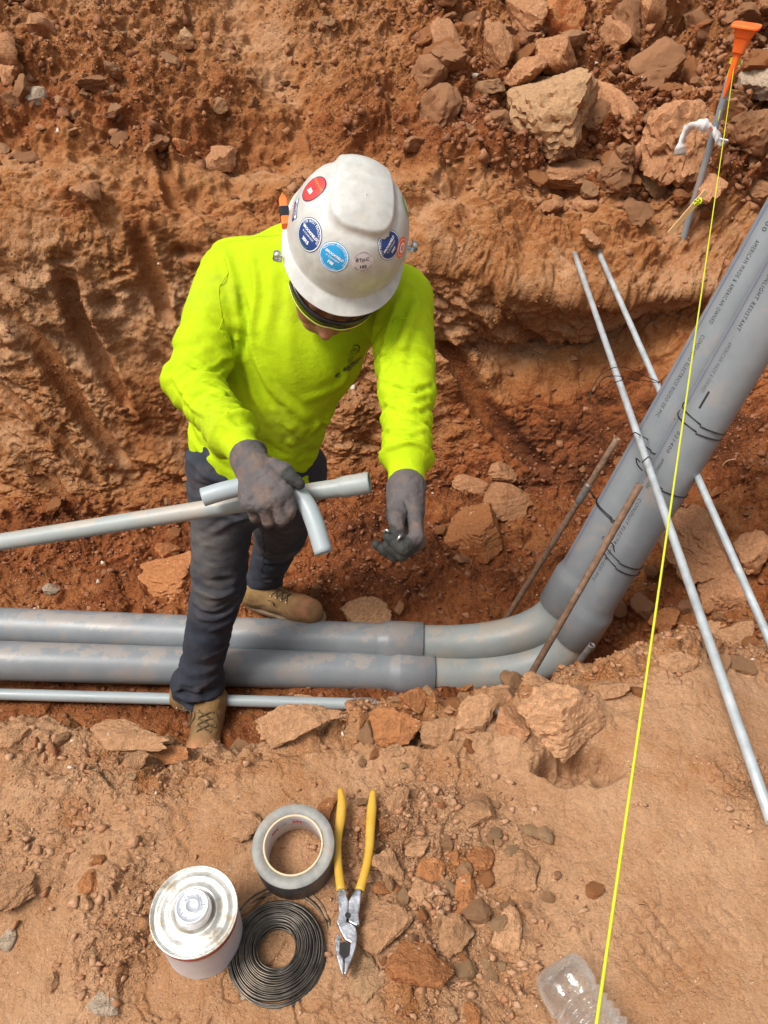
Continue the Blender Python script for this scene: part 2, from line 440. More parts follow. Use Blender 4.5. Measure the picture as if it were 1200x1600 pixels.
# loose patches on the near bank
def blob(px, py, rx, ry=None, z=0):
    """soft spot round a place of the picture, radii in metres (x, along the slope)"""
    x0, b0 = px_to_xt(px, py); ry = ry or rx
    return np.exp(-(((X - x0) / rx) ** 2 + ((Bc - b0) / ry) ** 2) ** 1.3)
rub = .9 * blob(690, 1380, .14, .14) + .8 * blob(640, 1290, .12, .08) + .8 * blob(250, 1210, .12, .06) + .8 * blob(60, 1290, .10, .12) + .7 * blob(210, 1390, .06, .12) + .6 * blob(1180, 1230, .06, .08) + .6 * blob(700, 1560, .12, .06) + .8 * blob(180, 1480, .05, .09)
rub = np.clip(rub, 0, 1)
edge_r = z_edge * (.75 + .5 * (X > -.15)); cr0 = crag_(9); lip = np.clip(blob(700, 1150, .20, .06) + blob(850, 1110, .14, .06) + .7 * blob(1130, 1030, .15, .06), 0, 1)
D += lip * (.10 * c1 + .35 * c2 + .7 * c3 + .8 * c4 + .006 * cr0 - .006)
D += z_near * (.013 * big + .006 * med + .0022 * fin + .0010 * vf + .003 * np.maximum(0, fbm(X, Y, Z, 11, 3, 171)))
D += z_near * rub * (.9 * c3 + 1.1 * c4 + .3 * c2)
D += edge_r * (.025 * big + .025 * med + .45 * c2 + .8 * c3 + .6 * c4 - .012 + .006 * fin)
cr1 = crag(7, 801); cr2 = crag(19, 821)
c0 = clods(A_, B_, .34, 13, .6, steep=1.1)
D += z_floor * .010 * cr1 + z_floor * .006 * cr2 + z_edge * (.012 * cr1 + .006 * cr2)
D += z_floor * (.05 * big + .02 * med + .006 * fin + .35 * c1 + .8 * c2 + 1.0 * c3 + .9 * c4)
wallmask = z_wall
led = (lay * 2.2 - np.floor(lay * 2.2)); led = sstep(.0, .75, led) * (1 - sstep(.82, .98, led))
D += wallmask * (.055 * big + .026 * med + .006 * fin + .003 * vf + .004 * lay + .006 * led * sstep(-.35, .2, med) - .005 * ter + .75 * clods(A_ * .5, B_ + .3 * A_, .12, 77, .75, steep=1.1) + .8 * clods(A_ * .6, B_ + .2 * A_, .052, 79, .75) + .6 * clods(A_ * .7, B_, .024, 81, .7) + .006 * cr1 + .002 * cr2 + .5 * c2 * sstep(0, .4, med) + .6 * c3 * sstep(-.2, .3, big) + .3 * c4)
# dusted, smeared patches of the wall are smoother than the broken ones
def sm2(A, s): return gsm(gsm(A, s).T, s).T
pt = np.clip(sstep(-.05, .25, fbm(X, Y, Z, 3.1, 3, 611)) * wallmask, 0, 1) * .45
Dw = sm2(D, 6); D = D * (1 - pt) + pt * (Dw + .0025 * fin + .0015 * vf)
TN -= .08 * pt
brk = zone(12.0, 12.8, 13.8, 14.6); D += brk * (.07 * big + .04 * med + .7 * clods(A_ * .6, B_, .11, 83, .7, steep=1.1) + .22 * c2 + .25 * c3 + .1 * c1)
# spoil: coarse clods on the right and far left, sandy slide in the middle
x_r = sstep(.15, .75, X + .25 * big); x_l = sstep(-1.15, -1.6, X + .1 * big)
coarse = np.clip(x_r + .8 * x_l, 0, 1)
lumpy = np.clip(.35 + .9 * fbm(X, Y, Z, 2.2, 3, 191), .05, 1)
slide = np.exp(-(((X + .22 + .25 * (Bc - 3.6)) / .15) ** 2)) * z_spoil
D += z_spoil * core * ((.09 * big + .06 * med) + .014 * fin + .003 * vf + (1 - .85 * slide) * (coarse * (.55 * c0 + 1.3 * c1 + 1.4 * c2 + 1.2 * c3) + (1 - coarse) * lumpy * (.6 * c1 + 1.3 * c2 + 1.6 * c3) + .8 * c4))
D += z_spoil * sstep(13.4, 14.4, T) * core * (1 - .8 * slide) * (.016 * cr1 + .010 * cr2)
D += z_spoil * (1 - core) * .3 * big

# the pipes lie in a cleared bed
bed = z_floor * np.exp(-((Y - 1.38) / .20) ** 4); D = D * (1 - .55 * bed) - .018 * bed
# bucket-tooth grooves in the far wall
def seg_dist(pts):
    d = np.full(X.shape, 9.0); s_at = np.zeros_like(X); L = 0
    for (x1, b1), (x2, b2) in zip(pts[:-1], pts[1:]):
        vx, vb = x2 - x1, b2 - b1; ll = vx * vx + vb * vb
        t = np.clip(((X - x1) * vx + (Bc - b1) * vb) / ll, 0, 1)
        q = np.hypot(X - x1 - t * vx, Bc - b1 - t * vb)
        better = q < d; d = np.where(better, q, d); s_at = np.where(better, L + t, s_at); L += 1
    return d, s_at / L
GRV = [([(-30, 440), (60, 530), (130, 640), (205, 735)], .040, .045), ([(100, 400), (120, 480), (160, 570), (208, 640)], .040, .045),
       ([(212, 352), (235, 420), (262, 500)], .040, .045), ([(-20, 590), (60, 650), (160, 745)], .026, .022),
       ([(248, 215), (262, 275), (272, 335)], .028, .03), ([(672, 510), (700, 560), (752, 640), (810, 700), (862, 745)], .05, .05), ([(30, 700), (110, 780), (150, 850)], .03, .02)]
for pts, w, dep in GRV:
    q, s_ = seg_dist([px_to_xt(*p) for p in pts])
    w_ = w * (.35 + .65 * np.sin(np.pi * np.clip(s_ * .85 + .12, 0, 1)) ** .6)
    q = q + .006 * med + .004 * fin
    inside = (1 - sstep(.70 * w_, 1.05 * w_, q)) * sstep(0, .25, s_ + .1 * med) * (1 - sstep(.9, 1.0, s_)) * .93
    smooth_d = -dep * (1 - np.clip(q / w_, 0, 1) ** 2) + .0016 * fin
    D = D * (1 - inside) + inside * (gsm(D, 12) * .5 + smooth_d)
    TN += inside * .10
    rim = np.exp(-((q - 1.3 * w_) / (.4 * w_)) ** 2); D += rim * .012 * (1 + med)
# smears: smooth clay faces on the undercut
q = blob(850, 590, .30, .10); D = D * (1 - .7 * q) + .7 * q * gsm(D, 9)
# hole under the boulder on the near bank, and the ledge cut at the far left
pb = blob(895, 1190, .085, .045); pit = sstep(.35, .8, pb * (1 + 1.1 * med + .4 * fin)); D -= .06 * pit + .014 * pit * cr1 - .5 * pit * c3
pb = blob(640, 1150, .08, .03); pit2 = sstep(.3, .8, pb * (1 + .8 * med)); D -= .05 * pit2
hl = blob(172, 470, .03, .03); D -= .06 * hl
ht = blob(290, 395, .05, .02); D -= .05 * ht
# shoe-print like treads at the lower right
x0, b0 = px_to_xt(1070, 1440)
ca, sa = math.cos(-.55), math.sin(-.55)
pu, pv = (X - x0) * ca - (Bc - b0) * sa, (X - x0) * sa + (Bc - b0) * ca
tread = (np.abs((pu / .022) % 1 - .5) > .43) | (np.abs((pv / .017 + .5 * np.floor(pu / .022)) % 1 - .5) > .42)
D -= z_near * gsm(tread.astype(float), 1.2) * .0055 * np.exp(-((pu / .10) ** 2 + (pv / .07) ** 2) ** 2) * (.4 + sstep(-.2, .3, med))
crack = np.abs(fbm(X, Y, Z, 6, 4, 211)); D -= z_near * .005 * (1 - sstep(0, .022, crack)) * sstep(-.1, .3, noise3(X * 3, Y * 3, Z, 5))
far = np.maximum(np.abs(X) - 3, 0); D *= np.exp(-far * .3) * .8 + .2
Xd, Yd, Zd = X + Nn[..., 0] * D, Y + Nn[..., 1] * D, Z + Nn[..., 2] * D
N2 = normals(Xd, Yd, Zd)
# tone: 0 dusty tan ... 1 dark red clay. Dust settles where the ground faces up
up = N2[..., 2]
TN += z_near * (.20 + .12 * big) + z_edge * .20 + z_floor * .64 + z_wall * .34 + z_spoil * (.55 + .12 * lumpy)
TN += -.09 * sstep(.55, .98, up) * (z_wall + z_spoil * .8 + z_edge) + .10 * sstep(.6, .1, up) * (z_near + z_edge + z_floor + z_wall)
TN += .22 * rub * sstep(.1, .5, noise3(X * 14, Y * 14, Z * 14, 3)) + .12 * med
TN += .17 * zone(11.6, 12.4, 14.0, 14.8)
TN += .55 * np.clip(blob(880, 680, .46, .24), 0, 1) + .25 * blob(1120, 700, .3, .2)          # darker, redder tone low in the far wall
TN += .22 * blob(230, 640, .10, .25) + .15 * blob(60, 830, .3, .15) + .15 * blob(620, 700, .12, .3)
TN += .20 * blob(300, 900, .30, .16) + .28 * blob(620, 880, .35, .25)                        # orange trench floor
TN -= .20 * blob(1000, 480, .34, .16) * z_wall + .12 * blob(60, 480, .4, .25) + .1 * slide + .1 * blob(900, 480, .5, .2)
TN -= .15 * blob(330, 30, .9, .5)
TN += .10 * z_edge * (X > 0) + .2 * blob(560, 1110, .15, .06)
TN = np.clip(TN, 0, 1.1)
nr, nc = X.shape
idx = np.arange(nr * nc).reshape(nr, nc)
fc = np.stack([idx[:-1, :-1], idx[:-1, 1:], idx[1:, 1:], idx[1:, :-1]], -1).reshape(-1, 4)
VT = np.stack([Xd, Yd, Zd], -1)
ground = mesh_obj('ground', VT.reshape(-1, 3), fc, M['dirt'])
CRB = np.clip(z_near * (.10 + .9 * rub) + z_edge * .8 + z_floor + z_wall * (.22 + .4 * sstep(-.2, .3, big)) + z_spoil * (.9 - .5 * slide), 0, 1) * np.clip(.75 + 1.2 * med, .25, 1.3)
at = ground.data.attributes.new('crumb', 'FLOAT', 'POINT'); at.data.foreach_set('value', CRB.astype(np.float32).ravel())
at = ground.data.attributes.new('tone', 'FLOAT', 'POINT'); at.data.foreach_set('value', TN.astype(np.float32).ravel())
tag(ground, 'red clay ground with the open trench, its steep far wall and the loose spoil heap', kind='structure')
# a coarser copy in memory answers "where is the ground there?"
st = 2
Vc = VT[::st, ::st]; cr, cc = Vc.shape[:2]
ic = np.arange(cr * cc).reshape(cr, cc)
fcc = np.stack([ic[:-1, :-1], ic[:-1, 1:], ic[1:, 1:], ic[1:, :-1]], -1).reshape(-1, 4)
GB = BVHTree.FromPolygons([tuple(v) for v in Vc.reshape(-1, 3).tolist()], fcc.tolist())
def hit(px, py):
    r = ray(px, py); h = GB.ray_cast(CAM, r.normalized())
    if h[0] is None: return None, None, None
    return h[0], (h[1] if h[1].z > -.2 or True else h[1]), (h[0] - CAM).dot(Vector((0, CP, -SP)))
def gz(x, y):
    h = GB.ray_cast(Vector((x, y, 3)), Vector((0, 0, -1)))
    return h[0].z if h[0] else 0.0
# ------------------------------------------------------------ rocks, clods and gravel
import bmesh
def ico(sub):
    bm = bmesh.new(); bmesh.ops.create_icosphere(bm, subdivisions=sub, radius=1)
    v = np.array([x.co[:] for x in bm.verts]); f = np.array([[q.index for q in t.verts] for t in bm.faces]); bm.free(); return v, f
ICO = {k: ico(k) for k in (1, 2, 3, 4, 5)}
def rock_shape(seed, sub, npl=10, rough=.05, sharp=True):
    rg = np.random.RandomState(seed); v, f = ICO[sub]
    n = rg.normal(size=(npl, 3)); n /= np.linalg.norm(n, axis=1, keepdims=True); h = rg.uniform(.5, .95, npl)
    dt = v @ n.T
    r = np.min(np.where(dt > .12, h / np.maximum(dt, .12), 9), axis=1); r = np.minimum(r, 1.3)
    p = v * r[:, None]
    if rough:
        s = seed % 97
        q = fbm(p[:, 0] + s, p[:, 1], p[:, 2], 1.6, 4, seed, .55) * rough * 1.3
        lay_ = np.abs(fbm(p[:, 0] + s, p[:, 1], p[:, 2] * 2.2, 2.8, 4, seed + 5)) * rough * -1.5
        p = p * (1 + q + lay_)[:, None]
        if sub >= 4:
            e = clods((p[:, 0] + p[:, 2] * .7 + s).astype(np.float32), (p[:, 1] + p[:, 2] * .4).astype(np.float32), .34, seed, .6) * rough * 1.3
            p = p * (1 + e)[:, None]
    return p, f
def hull_rock(seed, n):
    rg = np.random.RandomState(seed); bm = bmesh.new()
    for q in rg.normal(size=(n, 3)):
        q = q / np.linalg.norm(q) * rg.uniform(.6, 1.15); bm.verts.new(q)
    r = bmesh.ops.convex_hull(bm, input=bm.verts[:]); bmesh.ops.triangulate(bm, faces=bm.faces[:])
    bm.verts.ensure_lookup_table(); loose = [q for q in bm.verts if not q.link_faces]; bmesh.ops.delete(bm, geom=loose, context='VERTS'); bm.verts.index_update()
    v = np.array([x.co[:] for x in bm.verts]); f = np.array([[q.index for q in t.verts] for t in bm.faces]); bm.free(); return v, f
def rock_frame(nrm, yaw):
    z = (Vector(nrm) * .6 + Vector((0, 0, .4))).normalized(); y = Vector((0, 1, .2)); y = (y - z * y.dot(z)).normalized(); x = y.cross(z)
    m = Matrix((x, y, z)).transposed(); return m @ Matrix.Rotation(yaw, 3, 'Z')
HERO = [
 # px, py, w, h, material, thickness, sub, label
 (865, 182, 138, 112, 'pale', .8, 5, 'largest pale tan boulder with a broken face high on the spoil heap'),
 (893, 268, 104, 48, 'brown', .55, 4, 'flat brown slab directly under the largest pale boulder'),
 (1060, 212, 112, 120, 'brown', .8, 5, 'big brown smooth-faced block left of the grey stake under the white ribbon'),
 (1022, 288, 86, 34, 'pale', .5, 4, 'long flat pale stone below the big brown block'),
 (1184, 118, 76, 84, 'grey', .8, 4, 'grey tan boulder behind the orange stake cap'),
 (962, 172, 58, 110, 'brown', .7, 4, 'upright brown clod against the right side of the largest pale boulder'),
 (822, 113, 64, 46, 'brown', .8, 4, 'squat brown clod just above the largest pale boulder'),
 (872, 88, 70, 56, 'brown', .8, 4, 'dark brown clod with a ridged top above the pale boulder'),
 (778, 72, 46, 62, 'brown', .8, 4, 'tall reddish clod near the top edge above the hard hat'),
 (694, 64, 44, 70, 'brown', .7, 4, 'steep brown clod at the top edge left of centre rubble'),
 (820, 22, 62, 50, 'brown', .8, 4, 'brown clod touching the top edge of the photo'),
 (880, 32, 72, 60, 'red', .8, 4, 'broad reddish clod at the top edge right of centre'),
 (1112, 292, 40, 40, 'brown', .8, 3, 'brown clod just left of the grey stake shaft'),
 (1170, 198, 60, 52, 'brown', .8, 4, 'rounded brown clod right of the ribbon on the stake'),
 (1020, 22, 44, 52, 'brown', .8, 3, 'narrow brown clod near the top right edge'),
 (962, 52, 40, 60, 'brown', .8, 3, 'leaning brown clod in the top right rubble'),
 (910, 318, 46, 28, 'brown', .6, 3, 'small flat clod lying under the brown slab'),
 (862, 322, 40, 30, 'brown', .7, 3, 'small brown clod right of the hard hat clip'),
 (922, 372, 34, 26, 'brown', .6, 3, 'small clod by the buried end of the front silver conduit'),
 (136, 297, 42, 34, 'brown', .6, 3, 'reddish clod stuck in the wall left of the man'),
 (284, 225, 30, 30, 'red', .6, 3, 'orange clod on the bank straight left of the hard hat'),
 (346, 250, 48, 38, 'brown', .7, 3, 'crumbly clod on the overhang above his shoulder'),
 (288, 58, 26, 26, 'pale', .7, 3, 'pale angular stone on the bare slope at the upper left'),
 (18, 118, 36, 40, 'brown', .8, 3, 'rounded brown clod at the left edge near the top'),
 (56, 152, 28, 34, 'grey', .8, 3, 'grey brown stone beside the clods at the upper left edge'),
 (10, 82, 40, 44, 'brown', .8, 3, 'dark brown clod against the left edge near the top'),
 (66, 42, 44, 40, 'brown', .7, 3, 'broken brown clod near the top left corner'),
 (738, 838, 92, 96, 'red', .55, 5, 'big smooth reddish clod on the trench floor right of the gloved hand'),
 (794, 782, 76, 66, 'brown', .8, 4, 'brown clod at the foot of the undercut wall'),
 (735, 760, 68, 36, 'brown', .7, 4, 'flat brown clod behind the reddish clod on the floor'),
 (786, 738, 46, 38, 'brown', .8, 4, 'small clod perched against the undercut wall'),
 (572, 962, 78, 60, 'tan', .75, 5, 'orange brown rock leaning on the rear pipe beside the boot'),
 (252, 905, 120, 92, 'red', .45, 5, 'large orange clay lump left of the legs'),
 (262, 858, 40, 34, 'red', .6, 4, 'orange clod on top of the large clay lump by the thigh'),
 (80, 921, 27, 22, 'grey', .6, 3, 'small pale flat stone on the trench floor at the left'),
 (1086, 852, 116, 132, 'brown', .8, 5, 'large brown boulder behind the pipes under the silver conduits'),
 (1128, 918, 74, 86, 'brown', .55, 4, 'leaning brown slab below the large boulder right of the pipes'),
 (1042, 972, 54, 42, 'red', .7, 4, 'dark red clod on the slope right of the pipe coupling'),
 (1178, 862, 60, 80, 'brown', .8, 4, 'brown clod at the right edge behind the rear silver conduit'),
 (1110, 985, 60, 36, 'tan', .6, 4, 'tan clod at the trench lip under the silver conduit'),
 (1152, 1000, 70, 50, 'tan', .6, 4, 'rounded tan clod at the trench lip near the right edge'),
 (741, 1117, 82, 60, 'tan', .6, 4, 'flat tan clod on the lip below the pipe couplings'),
 (880, 1125, 136, 112, 'tan', .9, 5, 'large square tan boulder on the near lip of the trench'),
 (1060, 1035, 60, 34, 'tan', .5, 4, 'flat tan ridge clod beside the string at the lip'),
 (786, 1087, 50, 36, 'tan', .7, 4, 'small tan clod on the lip against the pipe elbow'),
 (842, 1068, 60, 40, 'tan', .7, 4, 'crumbly tan clod wedged beside the foot of the brown rod'),
 (645, 1095, 60, 44, 'red', .6, 4, 'reddish crumbling clod below the pipe near the foil wrapped end'),
 (728, 1066, 50, 32, 'red', .7, 4, 'small red clod touching the front pipe elbow'),
 (455, 1130, 124, 62, 'tan', .6, 5, 'crumbling tan lump on the lip right of the near boot'),
 (618, 1172, 34, 22, 'tan', .5, 3, 'flat chip in the hollow below the crumbling lip'),
 (205, 1150, 138, 58, 'tan', .35, 5, 'broad flat tan slab on the lip left of the near boot'),
 (262, 1182, 76, 34, 'red', .5, 4, 'orange sided slab piece tilted against the near boot'),
 (258, 1158, 34, 28, 'tan', .7, 4, 'tan clod leaning on the left of the near boot'),
 (22, 1150, 62, 50, 'tan', .4, 4, 'undercut tan slab at the left edge of the lip'),
 (212, 1185, 40, 30, 'tan', .8, 3, 'rounded tan stone below the broad flat slab'),
 (203, 1212, 22, 14, 'pale', .6, 3, 'smooth pale oval pebble below the broad flat slab'),
 (20, 1385, 90, 112, 'tan', .35, 5, 'big tan clod at the left edge beside the can'),
 (137, 1378, 38, 36, 'red', .7, 4, 'bright orange clod between the left edge and the can'),
 (152, 1345, 30, 22, 'red', .7, 3, 'small orange clod just above the bright orange clod'),
 (136, 1408, 22, 28, 'tan', .7, 3, 'tan stone just below the bright orange clod'),
 (82, 1535, 22, 32, 'tan', .6, 3, 'upright tan stone in the lower left corner gravel'),
 (12, 1468, 26, 34, 'grey', .4, 3, 'flat grey stone at the left edge low in the photo'),
 (162, 1570, 52, 30, 'grey', .3, 3, 'flat grey stone half buried near the bottom left edge'),
 (145, 1488, 14, 18, 'pale', .5, 3, 'white chip in the dust left of the can'),
 (384, 1293, 50, 50, 'tan', .5, 4, 'tan clod touching the left of the tape roll'),
 (507, 1272, 34, 66, 'red', .4, 4, 'orange clod between the tape roll and the pliers handle'),
 (598, 1445, 104, 84, 'tan', .45, 5, 'broad tan rock right of the pliers jaws'),
 (655, 1515, 108, 88, 'red', .6, 5, 'big brown angular rock nearest the bottom of the photo'),
 (571, 1518, 58, 94, 'pale', .35, 4, 'pale rounded rock touching the pliers tip'),
 (726, 1405, 36, 78, 'red', .7, 4, 'upright orange brick-like shard in the rubble right of the pliers'),
 (673, 1361, 46, 42, 'red', .5, 4, 'orange angular clod in the middle of the near rubble'),
 (652, 1326, 40, 30, 'tan', .6, 4, 'tan angular clod above the orange angular clod'),
 (808, 1362, 78, 88, 'tan', .45, 4, 'pointed tan clod at the right end of the near rubble'),
 (750, 1342, 46, 52, 'red', .6, 4, 'reddish split clod left of the pointed tan clod'),
 (708, 1342, 22, 26, 'red', .6, 3, 'small bright orange chip among the near rubble'),
 (746, 1262, 58, 58, 'tan', .5, 4, 'round tan clod at the top of the near rubble'),
 (620, 1248, 36, 44, 'tan', .5, 4, 'tan clod right of the tip of the right pliers handle'),
 (604, 1388, 46, 26, 'red', .6, 4, 'dark orange flat clod right of the pliers joint'),
 (602, 1352, 56, 50, 'tan', .5, 4, 'tan rock under the middle of the right pliers handle'),
 (668, 1392, 62, 44, 'tan', .5, 4, 'dull tan rock directly under the orange angular clod'),
 (712, 1460, 62, 60, 'tan', .6, 4, 'tan rock just below the orange shard'),
 (792, 1450, 46, 70, 'tan', .35, 4, 'flat tan rock with an orange stain below the pointed clod'),
 (704, 1252, 14, 20, 'pale', .6, 3, 'pale chip above the near rubble'),
 (707, 1583, 16, 24, 'pale', .6, 3, 'pale stone close to the bottom edge'),
 (738, 1590, 26, 44, 'red', .4, 3, 'reddish shard cut by the bottom edge'),
 (498, 1108, 92, 46, 'tan', .6, 5, 'crumbly tan lump lying over the small conduit'),
 (608, 1138, 104, 62, 'red', .6, 5, 'broad reddish lump on the lip below the silver taped conduit end'),
 (688, 1145, 72, 56, 'tan', .6, 4, 'tan lump between the broad reddish lump and the flat tan clod'),
 (948, 1078, 74, 44, 'tan', .6, 4, 'knobbly tan clod right of the foot of the front rusty tube'),
 (802, 1132, 56, 66, 'brown', .7, 4, 'brown clod wedged left of the large square tan boulder'),
 (902, 668 + 300, 26, 20, 'tan', .7, 3, 'tan stone on the floor by the leaning brown rod'),
]
rgen = random.Random(21)
for i, (px, py, w, h, mk, th, sub, label) in enumerate(HERO):
    p, n, d = hit(px, py)
    if p is None: continue
    p_, f_ = rock_shape(300 + i * 7, sub, rgen.choice((7, 8, 10)), .10)
    ext = (p_.max(0) - p_.min(0)) / 2; p_ = (p_ - (p_.max(0) + p_.min(0)) / 2) / ext
    k = d / 1200.0
    if py < 400: h *= 1.32; w *= 1.08
    s = np.array([w * k / 2, h * k / 2, th * min(w, h) * k / 2])
    cat = 'slab' if 'slab' in label else 'clod' if 'clod' in label or 'lump' in label else 'rock'
    # build about its own centre
    fr_ = rock_frame(n, rgen.uniform(-.25, .25))
    q = (p_ * s) @ np.array(fr_).T
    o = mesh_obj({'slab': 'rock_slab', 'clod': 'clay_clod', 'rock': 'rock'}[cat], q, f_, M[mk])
    q_ = p + Vector(fr_.col[2]) * s[2] * (.42 if th < .5 else .65)
    o.location = P(px, py, (q_ - CAM).dot(Vector((0, CP, -SP))))
    o.data.set_sharp_from_angle(angle=math.radians(32))
    tag(o, label, cat)

# countable loose clods: one thing each, sharing a few shapes
AREA = np.linalg.norm(np.cross(np.gradient(VT, axis=0), np.gradient(VT, axis=1)), axis=-1)
ddp = VT[..., 1] * CP - (VT[..., 2] - CAM.z) * SP
sx_ = 600 + 1200 * VT[..., 0] / np.maximum(ddp, .05); sy_ = 800 + 1200 * (-(VT[..., 2] - CAM.z) * CP - VT[..., 1] * SP) / np.maximum(ddp, .05)
inframe = (sx_ > -15) & (sx_ < 1215) & (sy_ > -15) & (sy_ < 1615) & (ddp > .2)
roomy = (sx_ > -250) & (sx_ < 1450) & (sy_ > -120) & (sy_ < 1750) & (ddp > .2)
def scatter(weight, n, seed, mask):
    w = (AREA * weight * mask).ravel(); w = np.maximum(w, 0); w /= w.sum()
    return np.random.RandomState(seed).choice(w.size, n, replace=False, p=w)
base = []
for k in range(12):
    p_, f_ = rock_shape(900 + k, 4, 8, .09)
    p_[:, 2] *= .72
    me_o = mesh_obj('clay_clod', p_ * np.array([1, .82, 1]), f_, M['brown'], None)
    me_o.data.set_sharp_from_angle(angle=math.radians(30)); base.append(me_o)
used = [False] * 12
REG = [
 ('clod', 'loose brown clods on the upper right spoil', 'one of many fist sized brown clods heaped on the spoil at the upper right', z_spoil * (sx_ > 640), 108, (.024, .085), ('brown', 'brown', 'tan', 'red')),
 ('clod', 'loose brown clods on the upper left spoil', 'one of many small brown clods scattered over the slope at the upper left', z_spoil * (sx_ < 520) * (.15 + (sx_ < 200)), 40, (.013, .042), ('brown', 'tan', 'brown')),
 ('clod', 'reddish clods on the trench floor', 'one of the loose reddish clods lying about on the trench floor behind the pipes', z_floor * (sy_ > 700) * (sy_ < 1000) * (VT[..., 1] > 1.66), 34, (.013, .034), ('red', 'brown', 'red')),
 ('clod', 'clods under the silver conduits on the right', 'one of the rough clods on the slope right of the upright pipes', (sx_ > 960) * (sy_ > 760) * (sy_ < 1010) * (T > 5), 20, (.016, .042), ('brown', 'red', 'brown')),
 ('clod', 'clods along the near lip', 'one of the tan clods crumbling off the near lip of the trench', (z_edge * (.15 + (sx_ > 560)) + 1.5 * lip) * (sy_ > 1020) * (T < 4.6), 34, (.010, .030), ('tan', 'tan', 'tan', 'red')),
 ('stone', 'stones in the near rubble', 'one of the small tan stones packed in the rubble right of the pliers', z_near * np.clip(blob(690, 1370, .15, .14), 0, 1), 60, (.006, .016), ('tan', 'tan', 'red', 'pale')),
]
mesh_by = {}
for ri, (cat, group, label, wgt, n, (s0, s1), mats) in enumerate(REG):
    ids = scatter(wgt, n, 40 + ri, inframe)
    for j, vid in enumerate(ids):
        r_, c_ = divmod(int(vid), VT.shape[1])
        k = rgen.randrange(12); mk = rgen.choice(mats)
        if (k, mk) not in mesh_by:
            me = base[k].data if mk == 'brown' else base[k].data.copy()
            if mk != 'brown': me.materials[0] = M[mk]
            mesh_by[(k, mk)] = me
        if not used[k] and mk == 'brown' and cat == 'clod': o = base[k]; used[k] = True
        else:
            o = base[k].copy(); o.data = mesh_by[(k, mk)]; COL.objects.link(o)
            if cat == 'stone': o.name = 'stone'
        s = s0 + (s1 - s0) * rgen.random() ** 2.2
        nn = Vector(N2[r_, c_])
        o.scale = (s * rgen.uniform(.8, 1.25), s * rgen.uniform(.8, 1.2), s * rgen.uniform(.7, 1.1))
        o.rotation_euler = (rgen.uniform(-.7, .7), rgen.uniform(-.7, .7), rgen.uniform(0, 6.28))
        o.location = Vector(VT[r_, c_]) + nn * s * .16
        tag(o, label, cat, group)
for k in range(12):
    if not used[k]: bpy.data.objects.remove(base[k])

# gravel and crumbs: too many to count
def gravel_mat():
    m, nt, b = new_mat('gravel')
    a = nt.nodes.new('ShaderNodeAttribute'); a.attribute_name = 'rv'
    tc = nt.nodes.new('ShaderNodeTexCoord'); v = tc.outputs['Object']
    n = noise_n(nt, 180, 4, .6, v)
    r = ramp(nt, a.outputs['Fac'], [(0, (.24, .10, .05)), (.3, (.34, .155, .075)), (.62, (.42, .235, .135)), (.9, (.47, .30, .19)), (.985, (.60, .50, .40))])
    g = ramp(nt, n.outputs['Fac'], [(.3, (.78, .78, .78)), (.7, (1.18, 1.18, 1.18))])
    nt.links.new(mixc(nt, r.outputs[0], g.outputs[0], 1.0, 'MULTIPLY'), b.inputs['Base Color'])
    b.inputs['Roughness'].default_value = .92; b.inputs['Specular IOR Level'].default_value = .25
    nt.links.new(bump_n(nt, n.outputs['Fac'], .8, .003), b.inputs['Normal'])
    return m
M['gravel'] = gravel_mat()
def gravel(name, label, wgt, n, s0, s1, sub, seed, tone0, tone1, power=2.5):
    rg = np.random.RandomState(seed)
    ids = scatter(wgt, n, seed, roomy)
    shapes = [hull_rock(1500 + k, 7 + sub) for k in range(10)]
    pos = VT.reshape(-1, 3)[ids]; nor = N2.reshape(-1, 3)[ids]; tnv = TN.ravel()[ids]
    s = s0 + (s1 - s0) * rg.rand(n) ** power
    VV, FF, RV = [], [], []; nb = 0
    for k in range(10):
        sel = np.where(np.arange(n) % 10 == k)[0]; p_, f_ = shapes[k]; m_ = len(sel)
        a = rg.rand(m_, 3) * 6.283; ca, sa, cb, sb = np.cos(a[:, 0]), np.sin(a[:, 0]), np.cos(a[:, 1]), np.sin(a[:, 1])
        q = p_[None] * np.stack([rg.uniform(.6, 1.3, m_), rg.uniform(.5, 1.2, m_), rg.uniform(.35, .85, m_)], 1)[:, None, :]
        x = q[..., 0] * ca[:, None] - q[..., 1] * sa[:, None]; y = q[..., 0] * sa[:, None] + q[..., 1] * ca[:, None]; z = q[..., 2]
        y2 = y * cb[:, None] - z * sb[:, None]; z2 = y * sb[:, None] + z * cb[:, None]
        q = np.stack([x, y2, z2], -1) * s[sel][:, None, None] + pos[sel][:, None, :] + nor[sel][:, None, :] * (s[sel] * .12)[:, None, None]
        VV.append(q.reshape(-1, 3)); FF.append((f_[None] + (np.arange(m_) * len(p_))[:, None, None] + nb).reshape(-1, 3)); nb += m_ * len(p_)
        rv = np.clip(tone0 + (tone1 - tone0) * rg.rand(m_) - .42 * (tnv[sel] - .25), 0, .9); rv = np.where(rg.rand(m_) < .008, .985, rv)
        RV.append(np.repeat(rv, len(p_)))
    o = mesh_obj(name, np.concatenate(VV), np.concatenate(FF), M['gravel'], smooth=False)
    at = o.data.attributes.new('rv', 'FLOAT', 'POINT'); at.data.foreach_set('value', np.concatenate(RV).astype(np.float32))
    tag(o, label, kind='stuff'); return o
gravel('gravel', 'loose gravel and crumbs of clay on the spoil heap and far wall', z_spoil * (1 - .7 * slide) * (.25 + coarse + .6 * lumpy) + .10 * z_wall * sstep(.3, .8, up) , 15000, .004, .026, 2, 61, .05, .5, 3.4)
gravel('gravel', 'crumbs of red clay on the trench floor', z_floor + .15 * z_edge, 8000, .003, .018, 2, 62, .02, .45, 3.2)
